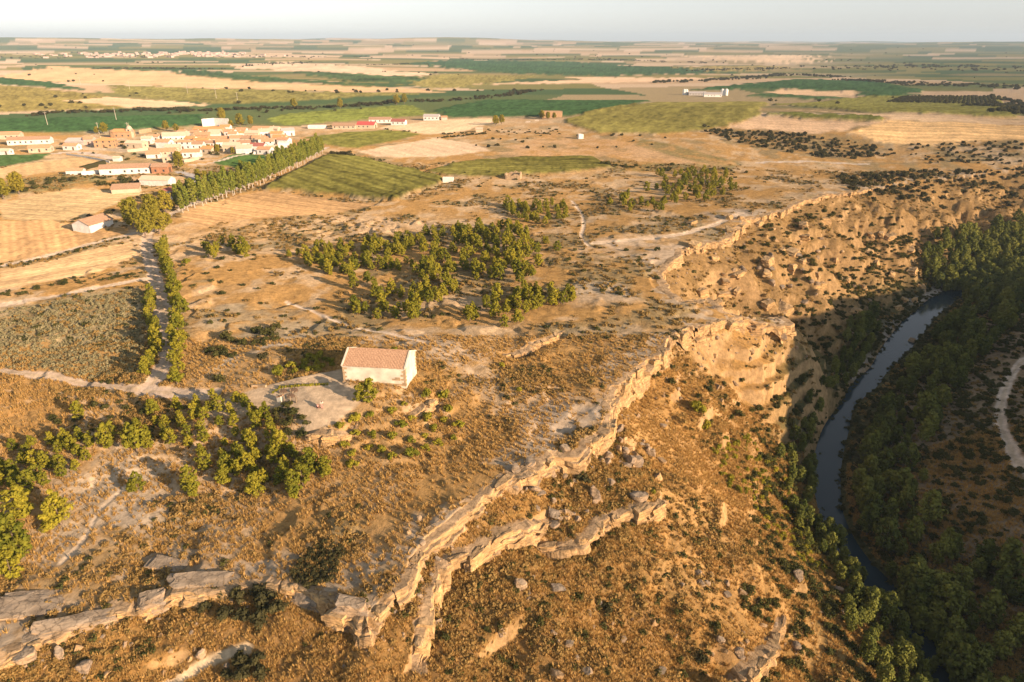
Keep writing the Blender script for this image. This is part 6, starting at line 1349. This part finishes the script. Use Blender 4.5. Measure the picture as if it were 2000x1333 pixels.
mk('wall', [(-.7, -.5, -.5), (.7, -.5, -.5), (.7, .5, -.5), (-.7, .5, -.5), (-.7, -.5, 1.1), (.7, -.5, 1.7), (.7, .5, 1.7), (-.7, .5, 1.1)], [(0, 1, 5, 4), (1, 2, 6, 5), (2, 3, 7, 6), (3, 0, 4, 7), (4, 5, 6, 7)], MCHW, we)
mk('cap', [(-.8, -.6, 1.07), (.8, -.6, 1.75), (.8, .6, 1.75), (-.8, .6, 1.07), (-.8, -.6, 1.17), (.8, -.6, 1.85), (.8, .6, 1.85), (-.8, .6, 1.17)], [(0, 3, 2, 1), (4, 5, 6, 7), (0, 1, 5, 4), (1, 2, 6, 5), (2, 3, 7, 6), (3, 0, 4, 7)], MROOF['orange'], we)
tag(we, 'small plastered block with slanted orange top at the terrace corner', 'kiosk')
for k, (u, v) in enumerate([(556, 764), (571, 773), (577, 762)]):
    x, y = G(u, v); n_ = 14; z = float(zat(x, y)[0]); ring = empty('flower_bed', (x, y, z), 0)
    for i in range(n_):
        s_ = inst('edge_stone', BOULD[i % 6], ring); s_.location = (1.0 * math.cos(6.283 * i / n_), .9 * math.sin(6.283 * i / n_), .03); s_.scale = (.19, .14, .12); s_.rotation_euler = (0, 0, i)
    v_, f_ = lathe([(.95, .05), (.5, .1), (.01, .12)], 12); mk('soil', v_, f_, plain('bed_soil', (.24, .15, .09), .9, .3, 5), ring)
    tag(ring, ['stone ringed bed nearest the low hedge on the terrace', 'stone ringed bed nearest the terrace corner', 'stone ringed bed in the middle of the terrace'][k], 'flower bed')
wall_line('low_wall', [(492, 757), (505, 756), (520, 757)], .5, .4, MWALL['stone'], 'low stone wall beside the terrace approach', 'wall', 1.0)

# ------------------------------------------------------------------ the two people on the terrace
MSKIN = plain('skin', (.50, .30, .21), .6, .05); MHAIR = plain('dark_hair', (.03, .02, .015), .6, .1); MSHIRT = plain('pale_shirt', (.62, .55, .48), .85, .08); MTROU = plain('dusty_pink_trousers', (.48, .25, .22), .85, .08); MPINK = plain('pink_top', (.66, .30, .34), .85, .08); MDTR = plain('brown_red_trousers', (.22, .09, .07), .85, .08)
def skin(name, verts, edges, radii, mat, parent, root=0, sub=2):
    me = bpy.data.meshes.new(name); me.from_pydata(verts, edges, []); me.materials.append(mat)
    o = bpy.data.objects.new(name, me); col.objects.link(o); o.parent = parent
    md = o.modifiers.new('skin', 'SKIN'); md.use_smooth_shade = True
    for i, r_ in enumerate(radii): me.skin_vertices[0].data[i].radius = (r_, r_)
    me.skin_vertices[0].data[root].use_root = True
    sb = o.modifiers.new('sub', 'SUBSURF'); sb.levels = sub; sb.render_levels = sub
    return o
def person(u, v, rz, sit, label, top, bot):
    x, y = G(u, v); e = empty('person', (x, y, float(zat(x, y)[0])), rz); e.scale = (1, 1, 1)
    if not sit:
        J = dict(pel=(0, 0, .95), ch=(0, 0, 1.28), nk=(0, 0, 1.47), hd=(0, -.01, 1.60), tp=(0, 0, 1.70), hlp=(.1, 0, .9), hrp=(-.1, 0, .9), kl=(.12, -.06, .5), kr=(-.11, .08, .5), al=(.12, -.02, .09), ar=(-.11, .16, .09), tl=(.13, -.16, .04), tr=(-.12, .03, .04),
                 sl=(.19, 0, 1.42), sr=(-.19, 0, 1.42), el=(.27, .03, 1.15), er=(-.27, -.02, 1.15), wl=(.28, -.1, .92), wr=(-.24, -.18, .95), fl=(.28, -.14, .82), fr=(-.22, -.26, .9))
    else:
        J = dict(pel=(0, .1, .32), ch=(0, .02, .62), nk=(0, -.06, .80), hd=(0, -.1, .92), tp=(0, -.1, 1.02), hlp=(.1, .1, .30), hrp=(-.1, .1, .30), kl=(.17, -.32, .50), kr=(-.17, -.3, .48), al=(.14, -.2, .09), ar=(-.14, -.18, .09), tl=(.15, -.4, .04), tr=(-.15, -.38, .04),
                 sl=(.19, 0, .75), sr=(-.19, 0, .75), el=(.27, -.2, .55), er=(-.27, -.18, .55), wl=(.12, -.38, .50), wr=(-.12, -.36, .48), fl=(.05, -.45, .48), fr=(-.05, -.44, .46))
    K = list(J); ix = {k: i for i, k in enumerate(K)}
    E_ = [('pel', 'ch'), ('ch', 'nk'), ('nk', 'hd'), ('hd', 'tp'), ('pel', 'hlp'), ('pel', 'hrp'), ('hlp', 'kl'), ('hrp', 'kr'), ('kl', 'al'), ('kr', 'ar'), ('al', 'tl'), ('ar', 'tr'), ('ch', 'sl'), ('ch', 'sr'), ('sl', 'el'), ('sr', 'er'), ('el', 'wl'), ('er', 'wr'), ('wl', 'fl'), ('wr', 'fr')]
    rad = dict(pel=.14, ch=.15, nk=.055, hd=.1, tp=.07, hlp=.085, hrp=.085, kl=.055, kr=.055, al=.04, ar=.04, tl=.035, tr=.035, sl=.06, sr=.06, el=.042, er=.042, wl=.03, wr=.03, fl=.03, fr=.03)
    b = skin('body', [J[k] for k in K], [(ix[a], ix[c]) for a, c in E_], [rad[k] for k in K], MSKIN, e)
    def part(nm_, ks, es, sc_, mat):
        l = {k: i for i, k in enumerate(ks)}; skin(nm_, [J[k] for k in ks], [(l[a], l[c]) for a, c in es], [rad[k] * sc_ + .012 for k in ks], mat, e)
    part('top', ['pel', 'ch', 'sl', 'sr', 'el', 'er'], [('pel', 'ch'), ('ch', 'sl'), ('ch', 'sr'), ('sl', 'el'), ('sr', 'er')], 1.06, top)
    part('trousers', ['pel', 'hlp', 'hrp', 'kl', 'kr', 'al', 'ar'], [('pel', 'hlp'), ('pel', 'hrp'), ('hlp', 'kl'), ('hrp', 'kr'), ('kl', 'al'), ('kr', 'ar')], 1.06, bot)
    hv = [(J['tp'][0], J['tp'][1] + .03, J['tp'][2] - .03), (J['hd'][0], J['hd'][1] + .07, J['hd'][2] - .02), (J['nk'][0], J['nk'][1] + .09, J['nk'][2] - .02)]
    skin('hair', hv, [(0, 1), (1, 2)], [.1, .1, .07], MHAIR, e)
    return tag(e, label, 'person')
person(629.5, 799, R(200), False, 'person standing on the terrace with dark hair, pale top and dusty pink trousers', MSHIRT, MTROU)
person(621.5, 798, R(60), True, 'person in a pink top sitting on the terrace ground', MPINK, MDTR)

# ------------------------------------------------------------------ the air
def haze():
    v = [(x, y, z) for z in (-45.0, 175.0) for y in (-1500, 15500) for x in (-20500, 20500)]
    m, n, out = new_mat('summer_haze'); p = nd(n, 'ShaderNodeVolumePrincipled'); p.inputs['Color'].default_value = (.62, .80, 1.0, 1); p.inputs['Density'].default_value = 7e-5; p.inputs['Anisotropy'].default_value = .0
    n.links.new(p.outputs[0], out.inputs['Volume'])
    o = mk('haze', v, [(0, 2, 3, 1), (4, 5, 7, 6), (0, 1, 5, 4), (2, 6, 7, 3), (0, 4, 6, 2), (1, 3, 7, 5)], m)
    tag(o, 'thin pale summer haze over the whole plain', 'haze', None, 'stuff')
haze()
print('done', round(time.time() - T0, 1), 'x', float(gx.max()), float(gz.min()), float(gz.max()))
